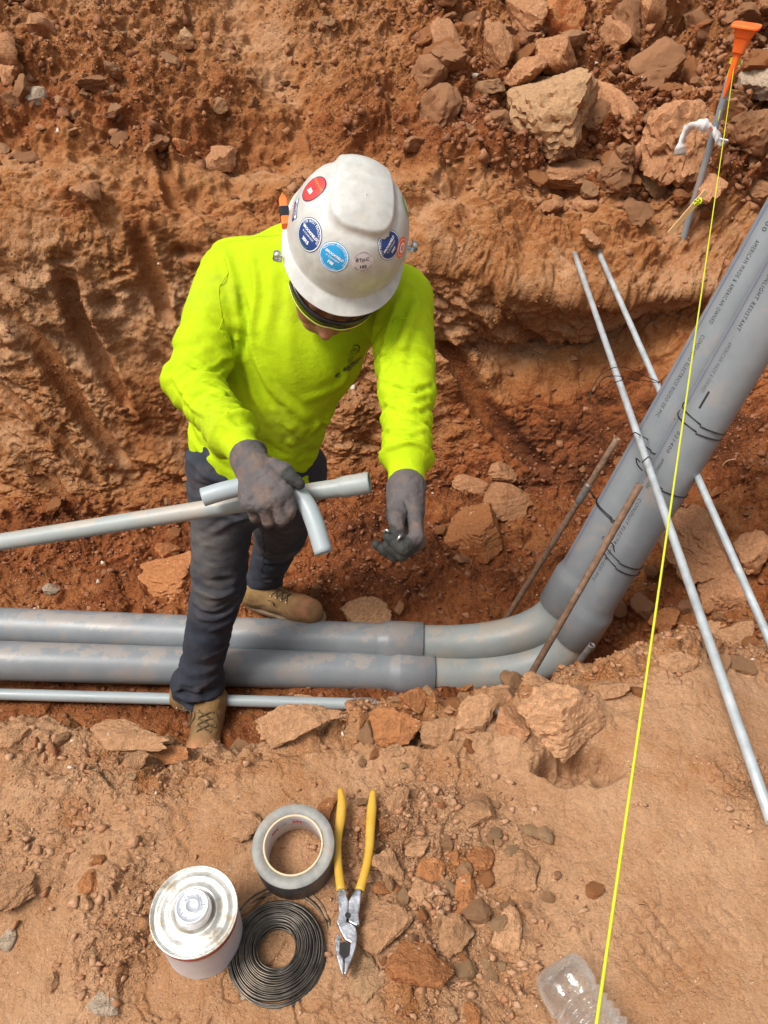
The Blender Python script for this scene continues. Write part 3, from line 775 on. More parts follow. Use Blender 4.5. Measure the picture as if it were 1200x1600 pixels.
gravel('gravel', 'tan crumbs and grit strewn on the near bank', z_near * (.015 + 1.6 * rub) + .6 * z_edge * (T < 4.5) * (.3 + (X > -.1)), 4600, .0012, .011, 2, 63, .30, .66, 3.0)
gravel('grit', 'fine grit dusting the near bank', z_near * (.12 + 1.2 * rub + .8 * sstep(.0, .4, med)), 9000, .0008, .0028, 1, 64, .35, .85, 1.5)
gravel('grit', 'fine grit on the spoil heap and wall ledges', (z_spoil * (1 - .5 * slide) + .35 * z_wall + .5 * z_floor), 14000, .0025, .008, 1, 65, .1, .6, 1.5)
# ------------------------------------------------------------ writing
def text_mesh(txt, size=1.0, shear=0.0, bold=0.0, spacing=1.0):
    """flat letters: vertices (x, y, 0) starting at x = 0, faces"""
    c = bpy.data.curves.new('letters', 'FONT'); c.body = txt; c.size = size; c.shear = shear; c.offset = bold; c.space_character = spacing
    c.resolution_u = 3
    o = bpy.data.objects.new('letters', c); COL.objects.link(o)
    bpy.context.view_layer.update()
    me = bpy.data.meshes.new_from_object(o.evaluated_get(bpy.context.evaluated_depsgraph_get()))
    v = np.array([x.co[:] for x in me.vertices]).reshape(-1, 3); f = [tuple(p.vertices) for p in me.polygons]
    bpy.data.objects.remove(o); bpy.data.curves.remove(c); bpy.data.meshes.remove(me)
    return v, f

# ------------------------------------------------------------ large conduits
R4 = .0572
def proj(q):
    q = q - CAM; dd = q.y * CP - q.z * SP
    return q.x / dd, (-q.z * CP - q.y * SP) / dd
def s_on(p, d, px, py):
    """distance along the riser at which it passes that place of the picture"""
    return min(((i * .005) for i in range(0, 330)), key=lambda s: (lambda q: (600 + 1200 * q[0] - px) ** 2 + (800 + 1200 * q[1] - py) ** 2)(proj(p + d * s)))
def sweep_path(A, B, C, D_, R):
    A, K, D_ = Vector(A), Vector(B), Vector(D_); d1, d2 = (A - K).normalized(), (D_ - K).normalized(); p1, p2 = K + d1 * R[0], K + d2 * R[1]
    h1, h2 = p1 + (K - p1) * .62, p2 + (K - p2) * .62; out = [A, p1 + d1 * .06]; n = 56
    for i in range(n + 1):
        t = i / n; out.append(p1 * (1 - t) ** 3 + h1 * 3 * t * (1 - t) ** 2 + h2 * 3 * t * t * (1 - t) + p2 * t ** 3)
    return out + [p2 + d2 * .06, D_], 2, n + 2
def ring_r(n, r, bell_a, bell_b, rb):
    return [r] * n
def big_pipe(name_label, A, K, D_, R):
    root = empty('conduit', K); tag(root, name_label, 'conduit', 'pair of large grey conduits')
    pts, s1, s2 = sweep_path(A, K, None, D_, R)
    e = .004
    B1, B2 = pts[s1], pts[s2]
    d1 = (Vector(A) - Vector(K)).normalized(); d2 = (Vector(D_) - Vector(K)).normalized()
    # straight run on the floor ends in a bell over the elbow
    def straight(p_end, d, far, bell, mat, nm):
        prof = []; Lf = (Vector(far) - p_end).length
        prof = [(-.0, R4 + .0065), (.002, R4 + .0088), (bell, R4 + .0088), (bell + .006, R4 + .0082), (bell + .028, R4 + .001), (bell + .04, R4), (Lf, R4)]
        pp = [p_end + d * s for s, r in prof]; rr = [r for s, r in prof]
        more_p, more_r = [], []
        for i in range(len(prof) - 1):
            more_p.append(pp[i]); more_r.append(rr[i])
        n = 24
        for i in range(n + 1):
            t = i / n; more_p.append(pp[-2] + (pp[-1] - pp[-2]) * t) if i else None
            if i: more_r.append(rr[-1])
        # shallow sag so that a long run is not ruler straight
        V, F = tube(more_p, more_r, 40, cap=False)
        o = mesh_obj(nm, V, F, mat, root)
        m = o.modifiers.new('wall', 'SOLIDIFY'); m.thickness = .006; m.offset = -1
        return o
    straight(B1, d1, A, .105, M['pvc'], 'pipe_run')
    straight(B2, d2, D_, .115, M['pvc'], 'riser')
    V, F = tube(pts[s1 - 1:s2 + 2], R4, 44, cap=False)
    o = mesh_obj('elbow', V, F, M['pvc_light'], root)
    m = o.modifiers.new('wall', 'SOLIDIFY'); m.thickness = .006; m.offset = -1
    return root, B1, B2, d1, d2
FDd = (P(1100, 655, 1.82) - P(958, 894, 2.12)).normalized()
fpt = P(958, 894, 2.12)
# corner: where the riser line comes nearest to the floor run line
f0 = P(200, 1038, 2.29)
def slide_to(p, d, ty):
    return min((p - d * (i * .004) for i in range(0, 200)), key=lambda q: abs(800 + 1200 * proj(q)[1] - ty))
FK = slide_to(fpt, FDd, 1058); fd = (FK - f0).normalized()
print('FK', FK, [round(600 + 1200 * t) if i == 0 else round(800 + 1200 * t) for i, t in enumerate(proj(FK))])
FA = f0 - fd * 2.6; FD = fpt + FDd * 1.35
front, fB1, fB2, fd1, fd2 = big_pipe('front large grey conduit with an elbow that turns up towards the viewer', FA, FK, FD, (.37, .19))
b0 = P(200, 986, 2.40)
bpt = P(949, 821, 2.12); BDd = (P(1049, 650, 1.93) - bpt).normalized()
BK = slide_to(bpt, BDd, 1012); bd = (BK - b0).normalized()
print('BK', BK, [round(600 + 1200 * t) if i == 0 else round(800 + 1200 * t) for i, t in enumerate(proj(BK))])
BA = b0 - bd * 2.6; BD = bpt + BDd * 1.4
back, bB1, bB2, bd1, bd2 = big_pipe('rear large grey conduit with an elbow, half hidden behind the other', BA, BK, BD, (.35, .18))

def on_pipe(o_p, d, ax, verts, r, s0, th0):
    """wrap flat letters on a pipe: x runs along d from s0, y goes round from angle th0 (0 faces ax)"""
    ax = (ax - d * ax.dot(d)).normalized(); bx = d.cross(ax); out = []
    for x, y, z in verts:
        th = th0 + y / r
        out.append(o_p + d * (s0 + x) + (ax * math.cos(th) + bx * math.sin(th)) * (r + .0005))
    return out
def subdiv_text(v, f): return v, f
def pipe_text(root, p, d, txt, s0, px_off, size, mat='ink', s1=None):
    """letters on the riser; px_off is the angle from the side that faces the camera"""
    ax = (CAM - (p + d * s0)).normalized()
    v, f = text_mesh(txt, size, spacing=1.25, bold=.0012 * 0)
    if len(v) == 0: return
    v = v.copy(); v[:, 0] *= -((s0 - s1) / v[:, 0].max() if s1 is not None else 1)            # read from the top end down
    V = on_pipe(p, d, ax, v, R4, s0, px_off)
    mesh_obj('lettering', V, f, M[mat], root, smooth=False)
def stripe(root, p, d, s0, s1, th, w=.0016, mat='blue_line', r=R4):
    ax = (CAM - (p + d * (s0 + s1) / 2)).normalized(); n = 40
    v = [(s0 + (s1 - s0) * i / n, k * w, 0) for i in range(n + 1) for k in (0, 1)]
    V = on_pipe(p, d, ax, v, r, 0, th)
    F = [(2 * i, 2 * i + 1, 2 * i + 3, 2 * i + 2) for i in range(n)]
    mesh_obj('stripe', V, F, M[mat], root)
def LBL(root, p, d, items, th, size):
    for txt, px, py, qx, qy, mat in items: pipe_text(root, p, d, txt, s_on(p, d, px, py), th, size, mat, s_on(p, d, qx, qy))
stripe(back, bB2, bd2, .04, 1.2, -1.02)
stripe(front, fB2, fd2, .04, 1.2, -1.08)
LBL(back, bB2, bd2, [('021400', 1212, 300, 1188, 350, 'ink'), ('AMERICAN MADE & AMERICAN OWNED', 1180, 366, 1112, 496, 'ink'), ('CONDUCTO ELECTRICO RIGIDO DE PVC', 1102, 514, 1030, 640, 'ink')], -.62, .0148)
LBL(front, fB2, fd2, [('SUNLIGHT RESISTANT', 1206, 408, 1154, 502, 'ink'), ('- - AMERICAN MADE & OWNED', 1145, 512, 1100, 600, 'ink_soft'), ('021400', 1066, 662, 1048, 692, 'ink'), ('AMERICAN MADE', 1040, 704, 1014, 748, 'ink'), ('CONDUIT ELECTRICAL RIGID PVC', 1004, 764, 930, 892, 'ink')], -.72, .0148)
ax_ = (CAM - fB2).normalized()
# short black tick printed under the lettering
sv = s_on(fB2, fd2, 1098, 625)
mesh_obj('printed_mark', on_pipe(fB2, fd2, ax_, [(0, 0, 0), (.045, 0, 0), (.045, .005, 0), (0, .005, 0)], R4, sv, -.42), [(0, 1, 2, 3)], M['ink'], front)

def rod(label, A, B, r, mat, hollow=True, name='steel_rod', cat='rod', group=None, sag=0.0, coupler=None):
    A, B = Vector(A), Vector(B); n = 24
    pts = [A + (B - A) * (i / n) - Vector((0, 0, sag * math.sin(math.pi * i / n))) for i in range(n + 1)]
    if hollow:
        V, F = tube(pts, r, 20, cap=False)
        root = mesh_obj(name, V, F, mat)
        m = root.modifiers.new('wall', 'SOLIDIFY'); m.thickness = .0016 if r < .012 else .003; m.offset = -1; m.use_rim = True
    else:
        V, F = tube(pts, r, 16); root = mesh_obj(name, V, F, mat)
    tag(root, label, cat, group); return root
# galvanised conduits laid across the trench
rod('front thin silver conduit lying across the trench from the far bank to the near bank', P(898, 396, 2.58), P(1206, 1285, 1.09), .0084, M['galv'], name='thin_conduit', cat='conduit')
rod('rear thin silver conduit passing behind the two large grey pipes', P(932, 386, 2.66), P(1258, 1127, 1.42), .0086, M['galv'], name='thin_conduit', cat='conduit')
# small conduit on the trench floor with its end wrapped in silver tape
sc = empty('small_conduit', P(0, 1091, 2.27)); tag(sc, 'small grey conduit on the trench floor, its end wrapped in silver tape', 'conduit')
a, b = P(-900, 1060, 2.31), P(556, 1100, 2.215)
V, F = tube([a, b], .0168, 20, cap=False); mesh_obj('pipe_run', V, F, M['pvc_small'], sc)
dd_ = (b - a).normalized()
e_pts = [b - dd_ * .012, b + dd_ * .02, b + dd_ * .04, b + dd_ * .055, b + dd_ * .062]
V, F = tube(e_pts, [.0176, .0182, .0185, .0165, .010], 18)
V = [Vector(v) + Vector((math.sin(i * 2.3), math.cos(i * 1.7), math.sin(i * 3.1))) * .0011 for i, v in enumerate(V)]
mesh_obj('silver_tape_wrap', V, F, M['foil'], sc)
# rusty tubes driven in beside the risers
r1 = rod('rusty tube leaning left of the large pipes with a grey sleeve near its top', P(775, 992, 2.52), P(965, 685, 2.02), .0088, M['rust'], name='driven_tube', cat='tube')
a, b = P(775, 992, 2.52), P(965, 685, 2.02)
V, F = tube([a + (b - a) * t for t in (.72, .725, .80, .805)], [.0090, .0106, .0106, .0090], 18); mesh_obj('sleeve', V, F, M['steel_grey'], r1)
r2 = rod('rusty tube standing in front of the two pipe elbows', P(812, 1085, 2.06), P(1000, 757, 1.80), .0090, M['rust'], name='driven_tube', cat='tube')
r3 = rod('short dull tube stub sticking out of the dirt right of the elbow', P(900, 1040, 2.12), P(925, 1008, 2.05), .0088, M['steel_grey'], name='driven_tube', cat='tube')

# ------------------------------------------------------------ tie wires
def wire_obj(name, label, paths, r=.0015, mat='wire', cat='wire', group=None, n=40):
    mb = MB()
    for p in paths: mb.add(*tube(spline(p, n) if len(p) < 30 else p, r, 6))
    o = mb.build(name, M[mat]); tag(o, label, cat, group); return o
def loop_round(p, d, s, r, tilt, t0=0, t1=6.283, n=40, wob=.004):
    ax = (CAM - (p + d * s)).normalized(); ax = (ax - d * ax.dot(d)).normalized(); bx = d.cross(ax)
    out = []
    for i in range(n + 1):
        t = t0 + (t1 - t0) * i / n
        out.append(p + d * (s + tilt * math.sin(t) + wob * math.sin(2.3 * t)) + (ax * math.cos(t) + bx * math.sin(t)) * r)
    return out
sF = lambda px, py: s_on(fB2, fd2, px, py)
sB = lambda px, py: s_on(bB2, bd2, px, py)
w1 = wire_obj('tie_wire', 'double black tie wire round the front riser high up beside the string', [loop_round(fB2, fd2, sF(1100, 650), R4 + .002, -.012), loop_round(fB2, fd2, sF(1095, 663), R4 + .002, -.008)])
w2 = wire_obj('tie_wire', 'black tie wire round the front riser just above where the silver conduit crosses', [loop_round(fB2, fd2, sF(1050, 757), R4 + .002, -.010)])
w3 = wire_obj('tie_wire', 'double black tie wire round the front riser and the rusty tube above the coupling', [loop_round(fB2, fd2, sF(975, 862), R4 + .002, -.012), loop_round(fB2, fd2, sF(970, 872), R4 + .0025, -.016), [P(938, 856, 2.02), P(945, 846, 1.955), P(957, 850, 1.95), P(960, 862, 2.0)]])
w4 = wire_obj('tie_wire', 'doubled black wire from the sleeved rusty tube round the rear riser', [loop_round(bB2, bd2, sB(945, 788), R4 + .002, -.010), loop_round(bB2, bd2, sB(947, 792), R4 + .003, -.012), [P(912, 748, 2.13), P(922, 765, 2.12), P(935, 783, 2.13), P(960, 800, 2.13)], [P(915, 742, 2.13), P(905, 750, 2.16), P(914, 760, 2.13), P(930, 780, 2.13)]])
w5 = wire_obj('tie_wire', 'loose black wire curl low on the rear riser', [[P(915, 822, 2.14), P(922, 835, 2.13), P(935, 842, 2.12), P(944, 838, 2.05)], [P(898, 838, 2.2), P(905, 850, 2.15), P(920, 850, 2.13), P(935, 842, 2.12)]], .0011)
w6 = wire_obj('tie_wire', 'black wire from the front silver conduit across the rear riser', [[P(984, 681, 1.76), P(992, 676, 1.735), P(1000, 680, 1.78), P(1015, 688, 1.95), P(1032, 697, 1.965), P(1045, 703, 2.0)], loop_round(bB2, bd2, sB(1015, 690), R4 + .002, -.008)], .0014)
w7 = wire_obj('tie_wire', 'short twist of black wire on the front silver conduit', [[P(1003, 723, 1.70), P(1007, 719, 1.675), P(1013, 714, 1.68), P(1016, 716, 1.71)], [P(1000, 722, 1.72), P(994, 716, 1.75), P(996, 726, 1.76), P(1003, 735, 1.78)]], .0014)
w8 = wire_obj('tie_wire', 'long springy wire looped from the rear silver conduit past the front one', [[P(1034, 594, 2.02), P(1030, 597, 1.99), P(1020, 597, 2.0), P(990, 592, 1.9), P(965, 596, 1.85), P(945, 608, 1.82), P(936, 602, 1.8), P(945, 590, 1.8), P(970, 588, 1.85), P(1000, 597, 1.95)],
    [P(1030, 597, 2.0), P(1000, 584, 1.95), P(975, 574, 1.9), P(955, 576, 1.85), P(935, 590, 1.83), P(924, 610, 1.8), P(922, 626, 1.8)], [P(1033, 596, 2.0), P(1045, 625, 1.9), P(1052, 650, 1.88), P(1058, 660, 1.86)], [P(1028, 600, 2.04), P(1036, 592, 1.99), P(1042, 585, 1.99)]], .0010)
# thin dry root on the clay at the right
tag(mesh_obj('dry_root', *tube(spline([P(1128, 728, 2.42), P(1136, 720, 2.40), P(1150, 717, 2.38)], 10), .0012, 6), M['lath']), 'thin dry root sticking out of the clay right of the pipes', 'root')

# ------------------------------------------------------------ stake with orange cap, string, ribbon, lath
sb, st_ = P(1062, 392, 2.80), P(1140, 122, 2.46)
stake = rod('grey stake leaning out of the far bank under the orange cap', sb, st_, .0112, M['pvc'], name='stake', cat='stake')
ax = (P(1168, 36, 2.36) - P(1131, 152, 2.50)).normalized()
L = (P(1168, 36, 2.36) - P(1131, 152, 2.50)).length
Mx = Matrix.Translation(P(1131, 152, 2.485)) @ ax.to_track_quat('Z', 'Y').to_matrix().to_4x4()
k = L / .26
V, F = lathe([(.004, 0), (.009, .03), (.0125, .10), (.0145, .165), (.0150, .18)], 24, Mx @ Matrix.Scale(k, 4)); cap = mesh_obj('cap', V, F, M['orange'], stake)
def sq_loft(prof, Mx, p=5):
    V, F = [], []; n = 32
    for r, z in prof:
        for i in range(n):
            a = 2 * math.pi * i / n; c_, s_ = math.cos(a), math.sin(a); q = (abs(c_) ** p + abs(s_) ** p) ** (-1 / p)
            V.append(Mx @ Vector((r * q * c_, r * q * s_, z)))
    for i in range(len(prof) - 1):
        for j in range(n): F.append((i * n + j, i * n + (j + 1) % n, (i + 1) * n + (j + 1) % n, (i + 1) * n + j))
    F.append(tuple(range((len(prof) - 1) * n, len(prof) * n))); F.append(tuple(range(n - 1, -1, -1)))
    return V, F
Ms = Mx @ Matrix.Scale(k, 4)
V, F = sq_loft([(.021, .160), (.0225, .162), (.030, .212), (.0302, .213)], Ms, 4); mesh_obj('socket', V, F, M['orange'], cap, smooth=False)
V, F = sq_loft([(.032, .212), (.034, .214), (.041, .243), (.0415, .244)], Ms, 4); mesh_obj('cup', V, F, M['orange'], cap, smooth=False)
V, F = sq_loft([(.050, .244), (.0535, .2445), (.0535, .253), (.049, .255)], Ms, 7); bevel(mesh_obj('flange', V, F, M['orange'], cap, smooth=False), .0015)
# yellow line
ytop = P(1147, 103, 2.455)
ybot = P(932, 1600, .42)
yd = ybot - ytop; pts = [ytop + yd * t for t in np.linspace(0, 1.25, 60)]
V, F = tube(pts, .00105, 8)
# twisted strands
yl = mesh_obj('string_line', V, F, M['yellow']); tag(yl, 'taut yellow string line running from the orange cap down over the near bank', 'string')
knot = []
for q in range(4):
    c_ = P(1149, 97, 2.44) + ax * (.004 * q - .004)
    b1_ = ax.cross(Vector((0, 0, 1))).normalized(); b2_ = ax.cross(b1_)
    knot.append([c_ + (b1_ * math.cos(t) + b2_ * math.sin(t)) * .0168 for t in np.linspace(0, 6.283, 31)])
mb = MB()
for kp in knot: mb.add(*tube(kp, .0017, 6))
mb.add(*tube(spline([P(1143, 99, 2.45), P(1136, 120, 2.47), P(1128, 160, 2.50), P(1122, 190, 2.52)], 20), .0013, 6))
ko = mb.build('string_knot', M['yellow'], yl)
# white ribbon blowing round the stake
def strip(ctrl, width, wdir, n=40, twist=0):
    p = spline(ctrl, n); V, F = [], []
    for i, q in enumerate(p):
        w = Vector(wdir); t_ = (p[min(i + 1, n - 1)] - p[max(i - 1, 0)]).normalized()
        w = t_.cross((CAM - q).normalized()).normalized(); w = Matrix.Rotation(twist * math.sin(i * .16), 3, t_) @ w
        wd = width * (1 + .22 * math.sin(i * .7) + .12 * math.sin(i * 1.9))
        V += [q - w * wd / 2, q + w * wd / 2]
    F = [(2 * i, 2 * i + 1, 2 * i + 3, 2 * i + 2) for i in range(n - 1)]
    return V, F
V, F = strip([P(1062, 243, 2.56), P(1064, 225, 2.53), P(1074, 202, 2.52), P(1090, 195, 2.50), P(1106, 198, 2.51), P(1118, 208, 2.54), P(1126, 222, 2.56), P(1129, 216, 2.55)], .033, (.25, .55, -.75), twist=.9)
rb = mesh_obj('ribbon', V, F, M['ribbon']); rb.modifiers.new('thick', 'SOLIDIFY').thickness = .0006
tag(rb, 'white marking ribbon fluttering round the middle of the grey stake', 'ribbon')
V, F = strip([P(1107, 200, 2.515), P(1109, 203, 2.52), P(1111, 206, 2.525)], .012, (.2, .3, -.9), 6); mesh_obj('printed_patch', [v + Vector((0, -.004, .002)) for v in V], F, M['pink'], rb)
# small lath tied on with a yellow knot
la, lb = P(1046, 365, 2.70), P(1104, 298, 2.60)
u_ = (lb - la).normalized(); w_ = u_.cross(Vector((0, 1, .3))).normalized() * .0105; t_ = u_.cross(w_).normalized() * .002
V = [c + s1 * w_ + s2 * t_ for c in (la, lb) for s1 in (-1, 1) for s2 in (-1, 1)]
lo = mesh_obj('wooden_lath', V, [(0, 1, 3, 2), (4, 6, 7, 5), (0, 4, 5, 1), (2, 3, 7, 6), (0, 2, 6, 4), (1, 5, 7, 3)], M['lath'], smooth=False)
bevel(lo, .0008); tag(lo, 'short pale wooden lath tied across the foot of the grey stake', 'lath')
mb = MB()
rk = random.Random(4); kc = P(1090, 315, 2.585)
for q in range(5):
    mb.add(*tube(spline([kc + Vector((rk.uniform(-.014, .014), rk.uniform(-.01, .01), rk.uniform(-.016, .016))) for _ in range(5)], 16), .0024, 6))
ko = mb.build('string_knot', M['yellow']); tag(ko, 'bright yellow string knot binding the lath to the stake', 'string')
# ------------------------------------------------------------ tools on the near bank
M['tin'] = pmat('tinned_lid', (.54, .51, .45), (.76, .75, .70), 38, .40, metal=.75, bump=.0022, bscale=30, dirt=(.45, .33, .18), dscale=30, damt=(.50, .70), rvar=.12, spread=(.3, .6))
M['tin_cap'] = pmat('bright_cap', (.80, .82, .86), (.70, .72, .76), 40, .34, metal=.7, bump=.0006)
M['can_label'] = pmat('grey_label', (.40, .37, .38), (.48, .45, .46), 18, .45, dirt=(.45, .32, .24), dscale=12, damt=(.5, .8))
M['maroon'] = pmat('dark_red_band', (.30, .035, .04), None, 18, .4, dirt=(.40, .25, .2), dscale=18, damt=(.6, .8))
M['tin_letter'] = pmat('shadowed_tin', (.36, .37, .40), None, 40, .45, metal=.5)
def can():
    c = PZ(303, 1470, 0); z0 = gz(c.x, c.y)
    base = P(303, 1423, .93); d = .93
    root = empty('solvent_can'); tag(root, 'round tin can with bright screw cap and grey label standing on the dirt', 'can')
    h = .118; r = .0512
    up = Vector((.045, -.09, 1)).normalized()
    Mx = Matrix.Translation(base - up * h) @ up.to_track_quat('Z', 'Y').to_matrix().to_4x4()
    root.matrix_world = Mx; bpy.context.view_layer.update()
    def part(nm, prof, mat, seg=96):
        V, F = lathe(prof, seg, Mx); return mesh_obj(nm, V, F, mat, root)
    part('body', [(0, .001), (r - .003, .001), (r, 0), (r + .0006, .002), (r - .0008, .005), (r - .0008, h - .005)], M['can_label'])
    part('band', [(r - .0002, .004), (r, .0042), (r, .0105), (r - .0002, .0107)], M['maroon'])
    part('band', [(r - .0002, h - .0165), (r, h - .016), (r, h - .004), (r - .0002, h - .0038)], M['maroon'])
    lid = part('lid', [(r - .0008, h - .004), (r + .0012, h - .003), (r + .0016, h), (r + .0010, h + .0012), (r - .0005, h + .0010), (r - .0015, h - .003), (r - .004, h - .0035),
        (.044, h - .0028), (.042, h - .0012), (.039, h - .0012), (.036, h - .0028), (.031, h - .0020), (.0285, h + .0008), (.0265, h + .0010), (.024, h - .0015), (.0205, h - .0035), (.0195, h - .003), (.0190, h + .002), (0, h + .002)], M['tin'])
    capo = part('cap', [(.0185, h + .001), (.0215, h + .002), (.0218, h + .004), (.0205, h + .0045), (.0205, h + .0165), (.0195, h + .0185), (.0180, h + .0190), (.0172, h + .0182), (.0085, h + .0182), (.0078, h + .0192), (.0070, h + .0192), (.0064, h + .0180), (0, h + .0180)], M['tin_cap'])
    # embossed lettering round the cap
    def arc(txt, a0, rad, size):
        v, f = text_mesh(txt, size, spacing=1.15); v = v.copy(); x = v[:, 0] - v[:, 0].max() / 2
        out = []
        for (xx, yy) in zip(x, v[:, 1]):
            a = a0 - xx / rad; q = rad + yy - size * .35
            out.append(Mx @ Vector((q * math.cos(a), q * math.sin(a), h + .0186)))
        o = mesh_obj('embossed_letters', out, f, M['tin_letter'], capo, smooth=False)
        m = o.modifiers.new('raise', 'SOLIDIFY'); m.thickness = .0011; m.offset = 0
    arc('BRUSH', math.radians(0), .0128, .0066); arc('IN', math.radians(112), .0128, .0066); arc('CAP', math.radians(196), .0128, .0066)
    # faint printed lines and the small dark code near the bottom of the label
    def wrap(nm, txt, ang, z, size, mat):
        v, f = text_mesh(txt, size, spacing=1.05); rr = r - .0002
        out = [Mx @ Vector((rr * math.cos(ang + xx / rr), rr * math.sin(ang + xx / rr), z + yy)) for xx, yy, _ in v]
        mesh_obj(nm, out, f, mat, root, smooth=False)
    wrap('printed_code', 'HEMES', math.radians(-62), .012, .0085, M['ink'])
can()
# roll of grey tape standing on its side face
M['tape_side'] = pmat('tape_edge', (.20, .20, .19), (.28, .275, .25), 50, .6, bump=.0006, dirt=(.36, .27, .2), dscale=30, damt=(.52, .8))
M['tape'] = pmat('grey_cloth_tape', (.055, .06, .072), (.085, .09, .10), 30, .4, bump=.0006, dirt=(.3, .22, .17), dscale=20, damt=(.6, .85))
M['core'] = pmat('white_core', (.66, .63, .62), (.72, .69, .68), 20, .6)
M['cardboard'] = pmat('cardboard_rim', (.62, .46, .28), (.68, .52, .34), 60, .8)
M['red_print'] = pmat('red_print', (.55, .03, .07), None, 9, .5)
def tape():
    up = Vector((-.02, -.12, 1)).normalized(); top = P(458, 1320, 1.045); h = .050
    Mx = Matrix.Translation(top - up * h) @ up.to_track_quat('Z', 'Y').to_matrix().to_4x4() @ Matrix.Rotation(.3, 4, 'Z')
    root = empty('tape_roll'); tag(root, 'roll of grey duct tape lying flat partly on the coil of black wire', 'tape'); root.matrix_world = Mx; bpy.context.view_layer.update()
    Ro, Ri = .0562, .0385
    V, F = lathe([(Ri + .0015, 0), (Ro - .001, 0), (Ro, .0015), (Ro, h - .0015)], 96, Mx); mesh_obj('wound_tape', V, F, M['tape'], root)
    V, F = lathe([(Ro, h - .0015), (Ro - .0008, h), (Ri + .0022, h + .0002), (Ri + .0022, h - .001)], 96, Mx)
    V = [v + up * (.0006 * math.sin(i * .37) * math.sin(i * 1.7)) for i, v in enumerate(V)]; mesh_obj('top_edge', V, F, M['tape_side'], root)
    V, F = lathe([(Ri + .0022, h - .0005), (Ri + .0022, h + .0015), (Ri, h + .0015), (Ri, h - .0002)], 96, Mx); mesh_obj('core_rim', V, F, M['cardboard'], root)
    V, F = lathe([(Ri, h - .0002), (Ri - .0002, .001), (Ri + .0015, 0)], 96, Mx); core = mesh_obj('core', V, F, M['core'], root)
    Mi = Mx.inverted(); fw = Mi.to_3x3() @ Vector((0, 1, 0)); a0 = math.atan2(fw.y, fw.x)
    def inner(txt, da, z, size, mat, bold=0):
        v, f = text_mesh(txt, size, bold=bold); rr = Ri - .0006
        out = [Mx @ Vector((rr * math.cos(a0 + da - xx / rr), rr * math.sin(a0 + da - xx / rr), z + yy)) for xx, yy, _ in v]
        mesh_obj('printed_mark', out, f, M[mat], core, smooth=False)
    inner('3M', .16, .028, .0105, 'red_print', .0004); inner('PRO', -.22, .030, .006, 'ink_soft')
    inner('3M', 1.05, .028, .0095, 'red_print', .0004); inner('TAPE', .72, .030, .0055, 'ink_soft')
    for zz in (.040, .024):
        rr = Ri - .0005; n = 60; V = []
        for i in range(n + 1):
            a = a0 + 1.1 - 1.7 * i / n; V += [Mx @ Vector((rr * math.cos(a), rr * math.sin(a), zz + k_ * .0005)) for k_ in (0, 1)]
        mesh_obj('printed_line', V, [(2 * i, 2 * i + 1, 2 * i + 3, 2 * i + 2) for i in range(n)], M['ink_soft'], core)
tape()
# coil of tie wire
M['coil'] = pmat('tie_wire_steel', (.05, .044, .038), (.13, .115, .098), 60, .38, metal=.8, dirt=(.22, .17, .12), dscale=25, damt=(.5, .8))
def coil():
    ctr = P(433, 1482, .985); up = Vector((0, -.06, 1)).normalized()
    Mx = Matrix.Translation(ctr) @ up.to_track_quat('Z', 'Y').to_matrix().to_4x4()
    root = empty('wire_coil'); tag(root, 'flat coil of black tie wire between the can and the pliers', 'wire coil'); root.matrix_world = Mx; bpy.context.view_layer.update()
    rk = random.Random(9); mb = MB()
    # wound rings from the hole outwards, layered in height
    for lay in range(5):
        for q in range(16):
            r0 = .0255 + q * .00208 + rk.uniform(-.0003, .0003) + (lay % 2) * .0010
            z = -.021 + lay * .0052 + .010 * math.exp(-((q - 4) / 5.5) ** 2) + rk.uniform(-.0006, .0006)
            if lay == 0 and q < 1: continue
            ex, ey, ph = rk.uniform(-.0006, .0006), rk.uniform(-.0006, .0006), rk.uniform(0, 6.28)
            n = 64; pts = []
            for i in range(n):
                a = 2 * math.pi * i / n
                pts.append(Mx @ Vector(((r0 + .0006 * math.sin(2 * a + ph)) * math.cos(a) + ex, (r0 + .0006 * math.sin(3 * a + ph)) * math.sin(a) + ey, z + .0008 * math.sin(a + ph))))
            mb.add(*tube(pts, .00112, 6, closed=True))
    mb.build('wound_rings', M['coil'], root)
    mb = MB()
    for q in range(16):
        cx, cy = rk.uniform(-.001, .001), -.0015 - .0006 * q if q < 11 else rk.uniform(.008, .020)
        rx, ry = .0590 + .0005 * q + rk.uniform(-.0004, .0004), .0600 + .0007 * q if q < 11 else .062 + rk.uniform(0, .006)
        z = (-.004 - q * .0014 if q < 11 else -.020 + (q - 11) * .001) + rk.uniform(0, .0008); ph = rk.uniform(0, 6.28); n = 72
        pts = [Mx @ Vector((cx + rx * math.cos(a), cy + ry * math.sin(a) , z + .0012 * math.sin(a + ph) * rk.choice([1]) )) for a in [2 * math.pi * i / n for i in range(n)]]
        mb.add(*tube(pts, .00125, 6, closed=True))
    mb.build('loose_loops', M['coil'], root)
coil()
